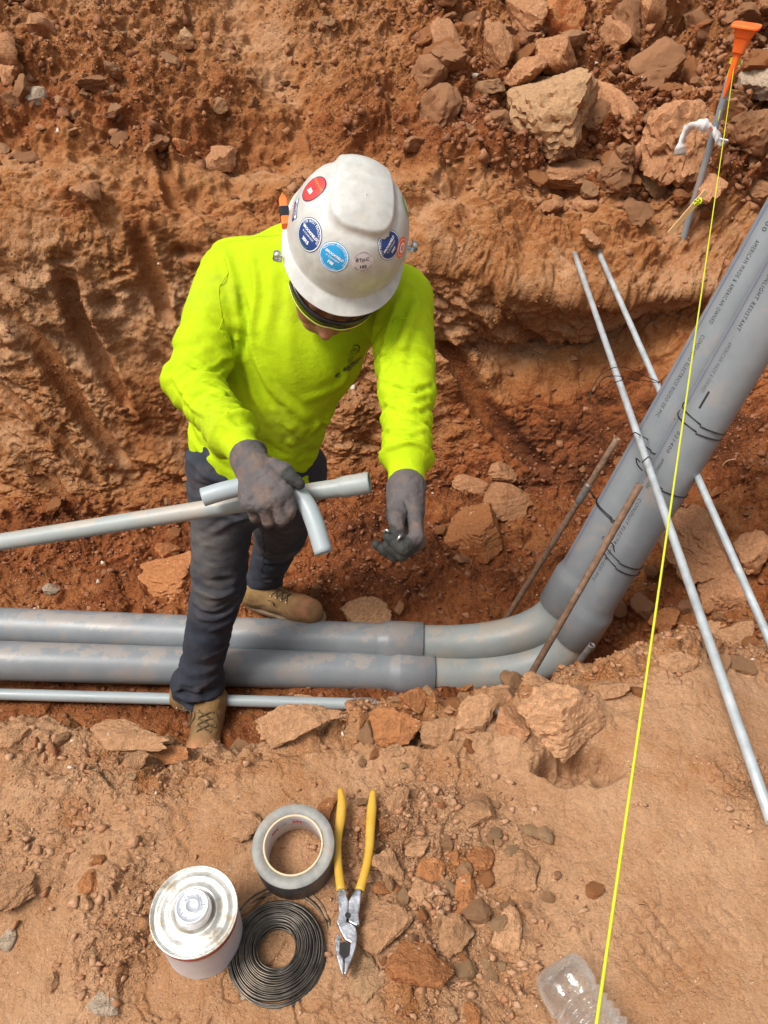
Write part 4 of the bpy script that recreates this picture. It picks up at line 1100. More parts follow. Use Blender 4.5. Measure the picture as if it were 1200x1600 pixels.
# lineman's pliers
M['grip'] = pmat('yellow_grip', (.50, .285, .025), (.57, .34, .045), 30, .42, dirt=(.22, .13, .04), dscale=40, damt=(.60, .80))
M['forged'] = pmat('worn_steel', (.42, .42, .44), (.70, .71, .74), 50, .30, metal=.9, bump=.0008, dirt=(.10, .09, .085), dscale=28, damt=(.50, .62), rvar=.1)
def plate(name, poly, z0, z1, Mx, mat, parent, bev=.001):
    n = len(poly); V = [Mx @ Vector((x, y, z0)) for x, y in poly] + [Mx @ Vector((x, y, z1)) for x, y in poly]
    F = [tuple(range(n - 1, -1, -1)), tuple(range(n, 2 * n))] + [(i, (i + 1) % n, n + (i + 1) % n, n + i) for i in range(n)]
    o = mesh_obj(name, V, F, mat, parent, smooth=False); bevel(o, bev, 2, 30); return o
def pliers():
    # picture places, turned into points on a plane just above the dirt
    root = empty('pliers', P(545, 1400, 1.02)); tag(root, 'pliers with yellow grips lying open beside the tape and wire coil', 'pliers')
    bpy.context.view_layer.update()
    zt = .030
    def Q(px, py, z=zt): return PZ(px, py, z)
    def handle(path, wid):
        pts = spline([Q(*p) for p in path], 40); rr = [wid * (.62 + .38 * min(1, i / 8)) * (1 + .10 * math.sin(i * .16)) for i in range(40)]
        V, F = tube(pts, rr, 20)
        c = [Vector((v.x, v.y, zt + (v.z - zt) * .80)) for v in V]
        return mesh_obj('handle', c, F, M['grip'], root)
    handle([(532, 1233), (534, 1255), (532, 1280), (528, 1305), (527, 1330), (529, 1360), (533, 1391)], .0064)
    handle([(583, 1236), (581, 1262), (579, 1290), (577, 1325), (572, 1355), (562, 1391)], .0064)
    def outline(pts, nm, z0, z1, bev=.0012):
        z1p = [Q(*p, z1) for p in pts]; lo = [Vector((v.x, v.y, z0)) for v in z1p]; n = len(pts)
        V = lo + z1p; F = [tuple(range(n - 1, -1, -1)), tuple(range(n, 2 * n))] + [(i, (i + 1) % n, n + (i + 1) % n, n + i) for i in range(n)]
        o = mesh_obj(nm, V, F, M['forged'], root, smooth=False)
        bm = bmesh.new(); bm.from_mesh(o.data); bmesh.ops.recalc_face_normals(bm, faces=bm.faces); bm.to_mesh(o.data); bm.free()
        bevel(o, bev, 2, 25); return o
    outline([(529, 1388), (538, 1388), (544, 1408), (543.3, 1427), (541, 1440), (550, 1443), (556, 1449), (558, 1462), (556, 1480), (549, 1500), (540, 1522), (537.5, 1521), (538, 1498), (546, 1492), (548, 1472), (540, 1468), (533, 1456), (526, 1440), (530, 1424), (528, 1405)], 'jaw', .021, .035)
    outline([(556, 1388), (565, 1388), (563, 1408), (560, 1425), (562, 1443), (557, 1446), (545, 1440), (544, 1430), (544.6, 1408), (549, 1400)], 'jaw', .021, .034)
    outline([(523, 1467), (532, 1468), (531, 1490), (536.5, 1499), (536.6, 1522), (534, 1521), (526, 1494)], 'jaw', .021, .034)
    outline([(525, 1461), (528, 1459), (534, 1466), (526, 1468)], 'cutting_edge', .021, .030, .0005)
    # dark opening between the gripping faces and the joint hole
    o = outline([(530.5, 1474), (538, 1471), (547.5, 1475), (547, 1494), (538, 1499.5), (531, 1492)], 'jaw_teeth', .020, .0345, .0003); o.data.materials[0] = M['wire']
    o = outline([(543.5 + 4.6 * math.cos(a), 1430 + 4.8 * math.sin(a)) for a in np.linspace(0, 5.9, 16)], 'joint_hole', .022, .0352, .0002); o.data.materials[0] = M['wire']
    o = outline([(538 , 1500), (538.9, 1500), (538.2, 1521), (537.4, 1521)], 'jaw_gap', .022, .0352, .0001); o.data.materials[0] = M['wire']
pliers()
# clear ribbed bottle
def bottle_mat():
    m, nt, b = new_mat('clear_plastic')
    out = nt.nodes['Material Output']; tc = nt.nodes.new('ShaderNodeTexCoord'); n = noise_n(nt, 45, 4, .6, tc.outputs['Object'])
    bn = bump_n(nt, n.outputs['Fac'], .9, .004)
    tr = nt.nodes.new('ShaderNodeBsdfTransparent'); tr.inputs[0].default_value = (.97, .98, .98, 1)
    nt.nodes.remove(b); gl = nt.nodes.new('ShaderNodeBsdfGlossy'); gl.inputs['Roughness'].default_value = .10; gl.inputs[0].default_value = (1, 1, 1, 1); nt.links.new(bn, gl.inputs['Normal'])
    df = nt.nodes.new('ShaderNodeBsdfDiffuse'); df.inputs[0].default_value = (.8, .82, .83, 1); nt.links.new(bn, df.inputs['Normal'])
    lw = nt.nodes.new('ShaderNodeLayerWeight'); lw.inputs['Blend'].default_value = .4; nt.links.new(bn, lw.inputs['Normal'])
    r = ramp(nt, lw.outputs['Facing'], [(.1, (.05, .05, .05)), (.45, (.16, .16, .16)), (.85, (.85, .85, .85))])
    m2 = nt.nodes.new('ShaderNodeMixShader'); m2.inputs[0].default_value = .25; nt.links.new(gl.outputs[0], m2.inputs[1]); nt.links.new(df.outputs[0], m2.inputs[2])
    mx = nt.nodes.new('ShaderNodeMixShader'); nt.links.new(r.outputs[0], mx.inputs[0]); nt.links.new(tr.outputs[0], mx.inputs[1]); nt.links.new(m2.outputs[0], mx.inputs[2]); nt.links.new(mx.outputs[0], out.inputs['Surface'])
    return m
M['bottle'] = bottle_mat()
def bottle():
    a = P(872, 1506, .985); b_ = P(1005, 1700, .80)
    a = PZ(866, 1513, .036); b_ = PZ(990, 1690, .036); d = (b_ - a).normalized()
    Mx = Matrix.Translation(a) @ d.to_track_quat('Z', 'Y').to_matrix().to_4x4()
    prof = [(.008, .004), (.018, .002), (.026, .000), (.0305, .004), (.0325, .012), (.0325, .034)]
    z = .036
    for i in range(12): prof += [(.0322, z), (.0306, z + .0022), (.0285, z + .0042), (.0283, z + .0054), (.0304, z + .0075), (.0322, z + .0095)]; z += .0105
    prof += [(.031, z + .01), (.024, z + .03), (.013, z + .045), (.0125, z + .06)]
    n = 64; V, F = [], []
    for i, (r, zz) in enumerate(prof):
        for k in range(n):
            t = 2 * math.pi * k / n; c_, s_ = math.cos(t), math.sin(t); q = (abs(c_) ** 3.2 + abs(s_) ** 3.2) ** (-1 / 3.2)
            w = 1 + .03 * math.sin(3 * t + zz * 60) + .02 * math.sin(5 * t - zz * 90)
            V.append(Mx @ Vector((r * q * c_ * w, r * q * s_ * w, zz + .0015 * math.sin(2 * t + zz * 40))))
    for i in range(len(prof) - 1):
        for k in range(n): F.append((i * n + k, i * n + (k + 1) % n, (i + 1) * n + (k + 1) % n, (i + 1) * n + k))
    F.append(tuple(range(n - 1, -1, -1)))
    o = mesh_obj('bottle', V, F, M['bottle']); m = o.modifiers.new('wall', 'SOLIDIFY'); m.thickness = .0006; m.offset = -1
    tag(o, 'empty clear ribbed plastic bottle lying at the bottom edge under the string', 'bottle')
bottle()
# ------------------------------------------------------------ solids from distance fields
class Field:
    def __init__(s, lo, hi, h):
        s.lo = np.array(lo, float); s.h = h
        n = np.ceil((np.array(hi) - s.lo) / h).astype(int) + 1
        g = [s.lo[i] + np.arange(n[i]) * h for i in range(3)]
        s.X, s.Y, s.Z = np.meshgrid(*g, indexing='ij'); s.X, s.Y, s.Z = [a.astype(np.float32) for a in (s.X, s.Y, s.Z)]
        s.f = np.full(s.X.shape, 9.0, np.float32)
def bounds(pts, pad):
    a = np.array([tuple(p) for p in pts]); return a.min(0) - pad, a.max(0) + pad
def cone(F, a, b, ra, rb, ax=None, sc=1.0):
    """distance to a tapering limb; ax/sc squeeze it along one axis"""
    a, b = np.array(a), np.array(b); ab = b - a
    px, py, pz = F.X - a[0], F.Y - a[1], F.Z - a[2]
    t = np.clip((px * ab[0] + py * ab[1] + pz * ab[2]) / (ab @ ab + 1e-12), 0, 1)
    dx, dy, dz = px - t * ab[0], py - t * ab[1], pz - t * ab[2]
    if ax is not None:
        n = np.array(ax); k = (dx * n[0] + dy * n[1] + dz * n[2]) * (sc - 1); dx, dy, dz = dx + k * n[0], dy + k * n[1], dz + k * n[2]
    return np.sqrt(dx * dx + dy * dy + dz * dz) - (ra + (rb - ra) * t), t
def smin(a, b, k):
    if k <= 0: return np.minimum(a, b)
    h = np.clip(.5 + .5 * (b - a) / k, 0, 1); return b + (a - b) * h - k * h * (1 - h)
def nets(F):
    """surface nets: the zero surface as quads"""
    f = F.f; s = f < 0
    sh = np.array(f.shape) - 1
    c = [(i, j, k) for i in (0, 1) for j in (0, 1) for k in (0, 1)]
    def sl(o): return tuple(slice(o[i], o[i] + sh[i]) for i in range(3))
    cnt = sum(s[sl(o)].astype(np.int8) for o in c); act = (cnt > 0) & (cnt < 8)
    acc = np.zeros(act.sum() * 3).reshape(-1, 3); num = np.zeros(act.sum())
    for a in c:
        for ax in range(3):
            if a[ax] == 1: continue
            b = list(a); b[ax] = 1; fa, fb = f[sl(a)][act], f[sl(b)][act]
            m = (fa < 0) != (fb < 0); t = np.where(m, fa / np.where(fa == fb, 1, fa - fb), 0)
            p = np.zeros((len(fa), 3)); p += np.array(a); p[:, ax] += t
            acc += p * m[:, None]; num += m
    ii = np.argwhere(act); P_ = (ii + acc / num[:, None]) * F.h + F.lo
    idx = np.full(act.shape, -1, np.int64); idx[act] = np.arange(len(ii))
    Q = []
    for ax in range(3):
        u_, v_ = [(1, 2), (2, 0), (0, 1)][ax]
        lo = [slice(1, -1)] * 3; lo[ax] = slice(0, f.shape[ax] - 1); hi = list(lo); hi[ax] = slice(1, f.shape[ax])
        lo[u_] = slice(1, f.shape[u_] - 1); lo[v_] = slice(1, f.shape[v_] - 1); hi[u_] = lo[u_]; hi[v_] = lo[v_]
        s0, s1 = s[tuple(lo)], s[tuple(hi)]; ch = np.argwhere(s0 != s1); 
        if not len(ch): continue
        inside = s0[tuple(ch.T)]; base = ch.copy(); base[:, u_] += 1; base[:, v_] += 1
        def g(du, dv):
            q = base.copy(); q[:, u_] -= du; q[:, v_] -= dv; return idx[tuple(q.T)]
        q = np.stack([g(1, 1), g(0, 1), g(0, 0), g(1, 0)], 1)
        q[~inside] = q[~inside][:, ::-1]; Q.append(q)
    Q = np.concatenate(Q); return P_, Q[(Q >= 0).all(1)]
def relax(V, Q, it=2, k=.5):
    n = len(V)
    e = np.concatenate([Q[:, [0, 1]], Q[:, [1, 2]], Q[:, [2, 3]], Q[:, [3, 0]]]); 
    for _ in range(it):
        s = np.zeros_like(V); c = np.bincount(e[:, 0], minlength=n) + np.bincount(e[:, 1], minlength=n)
        for d in range(3): s[:, d] = np.bincount(e[:, 0], V[e[:, 1], d], n) + np.bincount(e[:, 1], V[e[:, 0], d], n)
        V = V + k * (s / np.maximum(c, 1)[:, None] - V)
    return V
def bvh_of(V, Q): return BVHTree.FromPolygons([tuple(v) for v in V.tolist()], Q.tolist())
def vn(V, Q):
    n = np.cross(V[Q[:, 2]] - V[Q[:, 0]], V[Q[:, 3]] - V[Q[:, 1]]); N = np.zeros_like(V)
    for k in range(4):
        for d in range(3): N[:, d] += np.bincount(Q[:, k], n[:, d], len(V))
    return N / (np.linalg.norm(N, axis=1, keepdims=True) + 1e-12)
def nv(v): return tuple(Vector(v).normalized())
def local_noise(F, o, ux, uy, uz, fx, fy, fz, octs, seed):
    """noise in a frame of the cloth: fx, fy, fz are frequencies along each axis"""
    px, py, pz = F.X - o[0], F.Y - o[1], F.Z - o[2]
    a = (px * ux[0] + py * ux[1] + pz * ux[2]) * fx; b = (px * uy[0] + py * uy[1] + pz * uy[2]) * fy; c = (px * uz[0] + py * uz[1] + pz * uz[2]) * fz
    m = getattr(F, 'mask', None)
    if m is None: return fbm(a, b, c, 1.0, octs, seed)
    out = np.zeros(F.X.shape, np.float32); out[m] = fbm(a[m], b[m], c[m], 1.0, octs, seed); return out
def near(F, parts, tol=.035):
    d = parts[0]
    for q in parts[1:]: d = np.minimum(d, q)
    F.mask = np.abs(d) < tol

# ------------------------------------------------------------ the man: joints
J = dict(hipR=P(350, 725, 1.88), hipL=P(452, 735, 1.95), kneeR=P(343, 905, 2.05), ankR=P(306, 1082, 2.21), kneeL=P(438, 832, 2.22), ankL=P(405, 925, 2.49),
         pel=P(398, 728, 1.90), waist=P(400, 655, 1.82), belly=P(415, 610, 1.77), chest=P(455, 525, 1.69), upch=P(488, 452, 1.67), neck=P(512, 415, 1.60),
         shR=P(366, 432, 1.68), shL=P(624, 470, 1.63), elR=P(300, 595, 1.58), elL=P(636, 610, 1.50), wrR=P(388, 712, 1.405), wrL=P(635, 758, 1.37))
lat = (J['shL'] - J['shR']).normalized()
spine = (J['upch'] - J['pel']).normalized()
dep = spine.cross(lat).normalized()                  # out of the chest, towards the camera or away
if dep.dot(CAM - J['chest']) < 0: dep = -dep
man = empty('person', (J['pel'].x, J['pel'].y, -.82)); tag(man, 'man in white hard hat, neon yellow long sleeve shirt, jeans and tan boots', 'person')
bpy.context.view_layer.update()
# head frame
toC = (-ray(541, 365)).normalized(); camR = Vector((1, 0, 0)); camU = toC.cross(camR).normalized()
if camU.z < 0: camU = -camU
HU = (camR * .27 + camU * .53 + toC * .84).normalized()
HF = (-camU - camR * .25); HF = (HF - HU * HF.dot(HU)).normalized()
HX = HF.cross(HU).normalized()
if HX.x < 0: HX = -HX
HO = P(541, 371, 1.42)
def H(x, y, z): return HO + HX * x + HF * y + HU * z
def MH(): return Matrix((HX, HF, HU)).transposed()

M['shirt'] = None
def cloth_mat(name, c1, c2, weave=1400, rough=.85, dirt=None, damt=(.6, .85), sheen=.2, dscale=5, attr=None, fade=None, bumpd=.0006):
    m, nt, b = new_mat(name); tc = nt.nodes.new('ShaderNodeTexCoord'); v = tc.outputs['Object']
    n = noise_n(nt, 22, 6, .65, v); col = ramp(nt, n.outputs['Fac'], [(.3, c1), (.7, c2)]).outputs[0]
    if dirt:
        d = noise_n(nt, dscale, 7, .7, v); f = ramp(nt, d.outputs['Fac'], [(damt[0], (0, 0, 0)), (damt[1], (.7, .7, .7))]).outputs[0]; col = mixc(nt, col, dirt, f)
    if attr:
        a = nt.nodes.new('ShaderNodeAttribute'); a.attribute_name = attr; col = mixc(nt, col, fade, a.outputs['Fac'])
    w = noise_n(nt, weave, 2, .5, v); g = ramp(nt, w.outputs['Fac'], [(.3, (.88, .88, .88)), (.7, (1.1, 1.1, 1.1))]); col = mixc(nt, col, g.outputs[0], 1.0, 'MULTIPLY')
    nt.links.new(col, b.inputs['Base Color']); b.inputs['Roughness'].default_value = rough; b.inputs['Specular IOR Level'].default_value = .2; b.inputs['Sheen Weight'].default_value = sheen
    n2 = noise_n(nt, 60, 5, .6, v)
    bn = bump_n(nt, n2.outputs['Fac'], .5, .004); bn = bump_n(nt, w.outputs['Fac'], .5, bumpd, bn); nt.links.new(bn, b.inputs['Normal']); return m
M['shirt'] = cloth_mat('neon_shirt', (.36, .50, .003), (.42, .56, .005), dirt=(.27, .27, .035), damt=(.52, .80), sheen=0)
M['jeans'] = cloth_mat('dark_denim', (.022, .026, .038), (.040, .046, .062), rough=.9, dirt=(.13, .085, .062), damt=(.54, .85), dscale=8, attr='fade', fade=(.13, .115, .105), sheen=.03)
M['glove'] = cloth_mat('grey_glove', (.075, .066, .068), (.115, .10, .098), weave=900, rough=.7, dirt=(.22, .13, .08), damt=(.48, .75), dscale=28, attr='coat', fade=(.036, .037, .034), sheen=.03)
M['skin'] = pmat('skin', (.30, .12, .07), (.34, .145, .09), 60, .5, bump=.0008, bscale=300)
M['leather'] = cloth_mat('tan_nubuck', (.21, .125, .048), (.30, .18, .072), weave=500, rough=.75, dirt=(.20, .11, .055), damt=(.42, .68), dscale=20, attr='scuff', fade=(.48, .22, .11), sheen=.03)
M['sole'] = pmat('boot_sole', (.20, .125, .07), (.27, .18, .11), 40, .8, bump=.002)
M['lace'] = pmat('brown_lace', (.07, .045, .022), (.15, .10, .05), 300, .8, bump=.0008, bscale=900)
M['eyelet'] = pmat('brass_eyelet', (.62, .50, .33), None, 9, .35, metal=.8)

def folds(V, Q, bvh, F_):
    """lay creases and ridges of cloth along lines on the surface: (places, height, width)"""
    for pts, amp, w in F_:
        w3 = []
        for px, py in pts:
            r = ray(px, py).normalized(); h = bvh.ray_cast(CAM, r)
            if h[0] is not None: w3.append(h[0])
        if len(w3) < 2: continue
        line = np.array([tuple(p) for p in spline(w3, 30)]) if len(w3) > 2 else np.array([tuple(w3[0].lerp(w3[1], t)) for t in np.linspace(0, 1, 20)])
        near_ = np.where((V > line.min(0) - .06).all(1) & (V < line.max(0) + .06).all(1))[0]
        if not len(near_): continue
        v = V[near_]; N = vn(V, Q)[near_]
        D_ = np.linalg.norm(v[:, None] - line[None], axis=2); j = D_.argmin(1); d = D_.min(1) * (1 + .25 * noise3(v[:, 0] * 40, v[:, 1] * 40, v[:, 2] * 40, 9)); s = np.sin(np.pi * np.clip((j + 2) / 33, 0, 1)) ** .7
        V[near_] += N * (amp * s * (np.exp(-(d / w) ** 2) - .45 * np.exp(-((d - 1.9 * w) / w) ** 2)))[:, None]
    return V
# ---- shirt
lo, hi = bounds([J[k] for k in ('hipR', 'hipL', 'shR', 'shL', 'elR', 'elL', 'wrR', 'wrL', 'neck')], .14)
F = Field(lo, hi, .0045)
sc = 1.42
def tor(F, grow=0.0):
    f, _ = cone(F, J['pel'] - spine * .05, J['waist'], .160 + grow, .160 + grow, dep, sc)
    for a, b, ra, rb in (('waist', 'belly', .160, .164), ('belly', 'chest', .164, .168), ('chest', 'upch', .168, .150)):
        g, _ = cone(F, J[a], J[b], ra + grow, rb + grow, dep, sc); f = smin(f, g, .02)
    g, _ = cone(F, J['shR'] + lat * .03, J['shL'] - lat * .03, .082 + grow, .080 + grow); f = smin(f, g, .07)
    g, _ = cone(F, J['neck'] - HU * .0, J['upch'], .062 + grow, .10 + grow); f = smin(f, g, .06)
    return f
ft = tor(F)
near(F, [ft] + [cone(F, J[a + s_], J[b + s_], ra, rb)[0] for s_ in 'RL' for a, b, ra, rb in (('sh', 'el', .078, .054), ('el', 'wr', .053, .0385))])
rid = lambda n: 1 - np.sqrt(n * n * 6 + .03)
arms = []
for s_, sg in (('R', 0), ('L', 1)):
    u1, t1 = cone(F, J['sh' + s_], J['el' + s_], .078 if s_ == 'R' else .072, .056 if s_ == 'R' else .051)
    u2, t2 = cone(F, J['el' + s_], J['wr' + s_], .055 if s_ == 'R' else .050, .0385)
    d1 = (J['el' + s_] - J['sh' + s_]).normalized(); d2 = (J['wr' + s_] - J['el' + s_]).normalized()
    e1 = d1.cross(Vector((0, 0, 1))).normalized(); e2 = d2.cross(Vector((0, 0, 1))).normalized()
    # folds run round the arm: tight near elbow and cuff, long on the upper arm
    n1 = local_noise(F, J['sh' + s_], d1, e1, d1.cross(e1), 24, 6, 6, 3, 401 + sg)
    n2 = local_noise(F, J['el' + s_], d2, e2, d2.cross(e2), 52, 7, 7, 3, 411 + sg)
    n3 = local_noise(F, J['el' + s_], (d2 + e2 * .5).normalized(), e2, d2.cross(e2), 34, 5, 5, 2, 415 + sg)
    u1 = u1 - .0075 * rid(n1) * (.35 + .65 * sstep(.25, .85, t1)) - .004 * n1 - .0022 * np.sin(t1 * 34 + 3 * n1) * sstep(.5, .9, t1)
    u2 = u2 - (.0055 * rid(n2) + .0028 * np.sin(t2 * 62 + 3.5 * n3) + .0035 * rid(n3)) * (1 - .95 * sstep(.74, .80, t2)) * (.55 + .45 * sstep(.0, .2, t2)) + .0035
    # rolled bulge above the cuff, then the ribbed cuff
    u2 = u2 - .009 * np.exp(-((t2 - .74) / .055) ** 2) + .0028 * sstep(.80, .84, t2)
    # cut the sleeve end square
    q = (F.X - J['wr' + s_][0]) * d2[0] + (F.Y - J['wr' + s_][1]) * d2[1] + (F.Z - J['wr' + s_][2]) * d2[2]
    u2 = np.maximum(u2, q)
    arms.append(smin(u1, u2, .018))
# torso wrinkles: pulled diagonally from the shoulders, slack at the waist
dg = (spine * .8 - lat * .6).normalized(); dg2 = (spine * .8 + lat * .6).normalized()
w1 = local_noise(F, J['chest'], dg2, dg2.cross(dep), dep, 3.5, 9, 4, 3, 431)
w2 = local_noise(F, J['belly'], (spine * .9 + lat * .35).normalized(), (lat * .9 - spine * .35).normalized(), dep, 16, 5, 5, 3, 441)
hh = (F.X - J['waist'][0]) * spine[0] + (F.Y - J['waist'][1]) * spine[1] + (F.Z - J['waist'][2]) * spine[2]
lx = (F.X - J['chest'][0]) * lat[0] + (F.Y - J['chest'][1]) * lat[1] + (F.Z - J['chest'][2]) * lat[2]
ft = ft - .0095 * rid(w1) * sstep(.06, .2, hh) * np.clip(.45 + 1.3 * local_noise(F, J['chest'], lat, spine, dep, 5, 5, 5, 1, 437), 0, 1.2) - .0110 * rid(w2) * (1 - sstep(.02, .16, hh)) - .004 * np.sin(lx * 75 + 2 * w1) * (1 - sstep(-.02, .12, hh)) * .8 + .008
# hem cut
hem = J['pel'] + spine * .012
hq = (F.X - hem[0]) * spine[0] + (F.Y - hem[1]) * spine[1] + (F.Z - hem[2]) * spine[2]
dq = (F.X - hem[0]) * dep[0] + (F.Y - hem[1]) * dep[1] + (F.Z - hem[2]) * dep[2]
lq = (F.X - hem[0]) * lat[0] + (F.Y - hem[1]) * lat[1] + (F.Z - hem[2]) * lat[2]
ft = np.maximum(ft, -(hq + .09 * sstep(-.1, .12, dq) * (1 - (lq / .22) ** 2) - .045 + .006 * np.sin(lq * 40)))
f = ft
for a in arms: f = smin(f, a, .022)
# pinched fold at each armpit
for s_, sg in (('R', 1), ('L', -1)):
    ap = J['sh' + s_] + (J['el' + s_] - J['sh' + s_]) * .42 + lat * sg * .062 + dep * .035
    for kk in range(3):
        e = ap + spine * (.05 * (kk - .2)) + lat * sg * (.03 + .03 * kk); q, _ = cone(F, ap - spine * .03 + dep * .02, e + spine * (.06 - .05 * kk) + dep * .03, .006, .0015)
        f = -smin(-f, q, .012)
# neck opening
g, _ = cone(F, J['neck'] + HU * .02, J['neck'] + HU * .12, .056, .07); f = -smin(-f, g, .006)
F.f = f.astype(np.float32)
V, Q = nets(F); V = relax(V, Q, 2, .5)
V = folds(V, Q, bvh_of(V, Q), [
    ([(374, 455), (384, 505), (378, 555)], -.011, .008), ([(380, 500), (420, 600), (478, 655)], .0075, .010), ([(374, 545), (398, 620), (440, 685)], .0065, .009),
    ([(345, 385), (362, 430), (370, 485)], .0065, .009), ([(392, 395), (400, 450), (394, 515)], .0065, .009), ([(425, 400), (424, 470), (410, 540)], .004, .012), ([(455, 440), (452, 520), (460, 590)], .0035, .014),
    ([(600, 555), (560, 620), (505, 672)], .0065, .010), ([(585, 540), (540, 590), (480, 625)], .005, .011), ([(642, 455), (616, 520), (600, 578)], -.010, .008), ([(655, 470), (634, 530), (622, 590)], .0065, .009),
    ([(600, 470), (585, 510), (575, 560)], .005, .010), ([(320, 650), (390, 672), (455, 668)], .0055, .009), ([(400, 700), (455, 692), (500, 662)], .0060, .008), ([(360, 690), (420, 718), (470, 712)], -.005, .007),
    ([(292, 566), (330, 580), (370, 560)], -.009, .006), ([(262, 515), (315, 545), (372, 530)], .0065, .008), ([(256, 545), (300, 600), (350, 615)], .006, .007), ([(270, 590), (305, 640), (355, 652)], .0055, .006), ([(300, 400), (285, 460), (270, 520)], .0045, .012),
    ([(598, 600), (640, 613), (676, 604)], -.007, .006), ([(600, 628), (640, 640), (674, 630)], .006, .006), ([(604, 668), (636, 678), (668, 668)], .0055, .006), ([(606, 700), (640, 690), (668, 700)], .0045, .005)])
shirt = mesh_obj('shirt', V, Q, M['shirt'], man); SHB = bvh_of(V, Q)

def drape_path(bvh, pts, r, n=24, off=.0):
    out = []
    for p in spline(pts, n):
        q = bvh.find_nearest(p); out.append(q[0] + q[1] * off)
    return out
# sewn lines of the shirt: armholes and cuffs
def sew(pts, r=.0011, n=40):
    V_, F_ = tube(drape_path(SHB, pts, r, n, .0002), r, 6); mesh_obj('seam', V_, F_, M['shirt'], shirt)
sew([P(322, 385, 1.55), P(338, 420, 1.55), P(350, 470, 1.53), P(366, 520, 1.55), P(375, 545, 1.58)])
sew([P(655, 440, 1.5), P(630, 480, 1.5), P(606, 530, 1.5), P(596, 570, 1.52)])
sew([P(340, 372, 1.62), P(400, 368, 1.60), P(440, 372, 1.58)])

# ---- jeans
lo, hi = bounds([J[k] for k in ('hipR', 'hipL', 'kneeR', 'kneeL', 'ankR', 'ankL')], .13)
F = Field(lo, hi + np.array([0, 0, .05]), .005)
f, _ = cone(F, J['pel'] + spine * .08, J['pel'] - spine * .02, .142, .142, dep, 1.30)
near(F, [f] + [cone(F, J[a + s_], J[b + s_], ra, rb)[0] for s_ in 'RL' for a, b, ra, rb in (('hip', 'knee', .092, .068), ('knee', 'ank', .068, .055))])
legs = []
for s_, sg in (('R', 0), ('L', 1)):
    hp, kn, an = J['hip' + s_], J['knee' + s_], J['ank' + s_]
    an2 = an + (kn - an).normalized() * (-.012 if s_ == 'R' else .0)
    u1, t1 = cone(F, hp, kn, .092, .068); u2, t2 = cone(F, kn, an2, .068, .056 if s_ == 'R' else .047)
    d1 = (kn - hp).normalized(); d2 = (an - kn).normalized(); e1 = d1.cross(Vector((0, 1, 0))).normalized(); e2 = d2.cross(Vector((0, 1, 0))).normalized()
    n1 = local_noise(F, hp, d1, e1, d1.cross(e1), 17, 7, 7, 3, 461 + sg); n2 = local_noise(F, kn, (d2 + .25 * e2).normalized(), e2, d2.cross(e2), 19, 8, 8, 3, 471 + sg)
    u1 = u1 - .0095 * rid(n1) * (.25 + .9 * np.exp(-((t1 - .0) / .2) ** 2) + .9 * np.exp(-((t1 - .95) / .16) ** 2)) + .002
    bag = sstep(.62, .95, t2)
    u2 = u2 - .0105 * rid(n2) * (.40 + 1.1 * bag + .6 * np.exp(-(t2 / .2) ** 2)) - .012 * np.exp(-((t2 - .86) / .10) ** 2) + .002
    q = (F.X - an2[0]) * d2[0] + (F.Y - an2[1]) * d2[1] + (F.Z - an2[2]) * d2[2]; u2 = np.maximum(u2, q - .012)
    legs.append(smin(u1, u2, .022))
if True:   # trailing hem edge hanging out behind the near boot
    h0 = J['ankR'] + Vector((-.03, .02, .035)); q, _ = cone(F, h0, h0 + Vector((-.035, .03, -.045)), .034, .020, None, 1); legs[0] = smin(legs[0], q, .02)
g = legs[0]; g = smin(g, legs[1], .02); q, _ = cone(F, P(402, 752, 1.93), P(402, 782, 1.97), .072, .045); f = smin(smin(f, g, .035), q, .03)
top = J['pel'] + spine * .10; tq = (F.X - top[0]) * spine[0] + (F.Y - top[1]) * spine[1] + (F.Z - top[2]) * spine[2]; f = np.maximum(f, tq)
F.f = f.astype(np.float32); V, Q = nets(F); V = relax(V, Q, 2, .5)
V = folds(V, Q, bvh_of(V, Q), [
    ([(298, 945), (335, 962), (372, 940)], -.010, .008), ([(300, 920), (345, 932), (380, 908)], .0065, .008), ([(290, 975), (330, 985), (362, 968)], .006, .008), ([(396, 795), (350, 780), (298, 775)], .006, .009), ([(394, 808), (350, 822), (302, 845)], .005, .009),
    ([(300, 800), (340, 798), (388, 812)], -.005, .007), ([(402, 805), (440, 792), (486, 770)], .006, .008), ([(404, 830), (440, 832), (476, 812)], -.005, .007), ([(398, 872), (430, 878), (462, 866)], .006, .008), ([(392, 900), (425, 908), (452, 898)], .0055, .007),
    ([(276, 1045), (312, 1056), (352, 1035)], -.008, .007), ([(272, 1068), (310, 1080), (352, 1062)], .007, .007), ([(280, 1020), (318, 1030), (356, 1008)], .006, .007), ([(312, 740), (345, 752), (365, 770)], .005, .008)])
jeans = mesh_obj('jeans', V, Q, M['jeans'], man)
def seg_t(V, a, b):
    a, b = np.array(a), np.array(b); t = np.clip(((V - a) @ (b - a)) / ((b - a) @ (b - a)), 0, 1); return t, np.linalg.norm(V - (a + t[:, None] * (b - a)), axis=1)
Nj = vn(V, Q); fade = np.zeros(len(V)); tc_ = np.array(toC)
for s_ in 'RL':
    t1, q1 = seg_t(V, J['hip' + s_], J['knee' + s_]); t2, q2 = seg_t(V, J['knee' + s_], J['ank' + s_])
    fr_n = np.clip(Nj @ np.array(Vector((-.35, -.85, .25)).normalized()), 0, 1)
    fade += np.where((q1 < q2) & (q1 < .13), np.exp(-((t1 - .62) / .34) ** 2) * fr_n ** 1.5, 0) + np.where((q2 <= q1) & (q2 < .12), np.exp(-(t2 / .16) ** 2) * fr_n ** 1.5 * .9, 0)
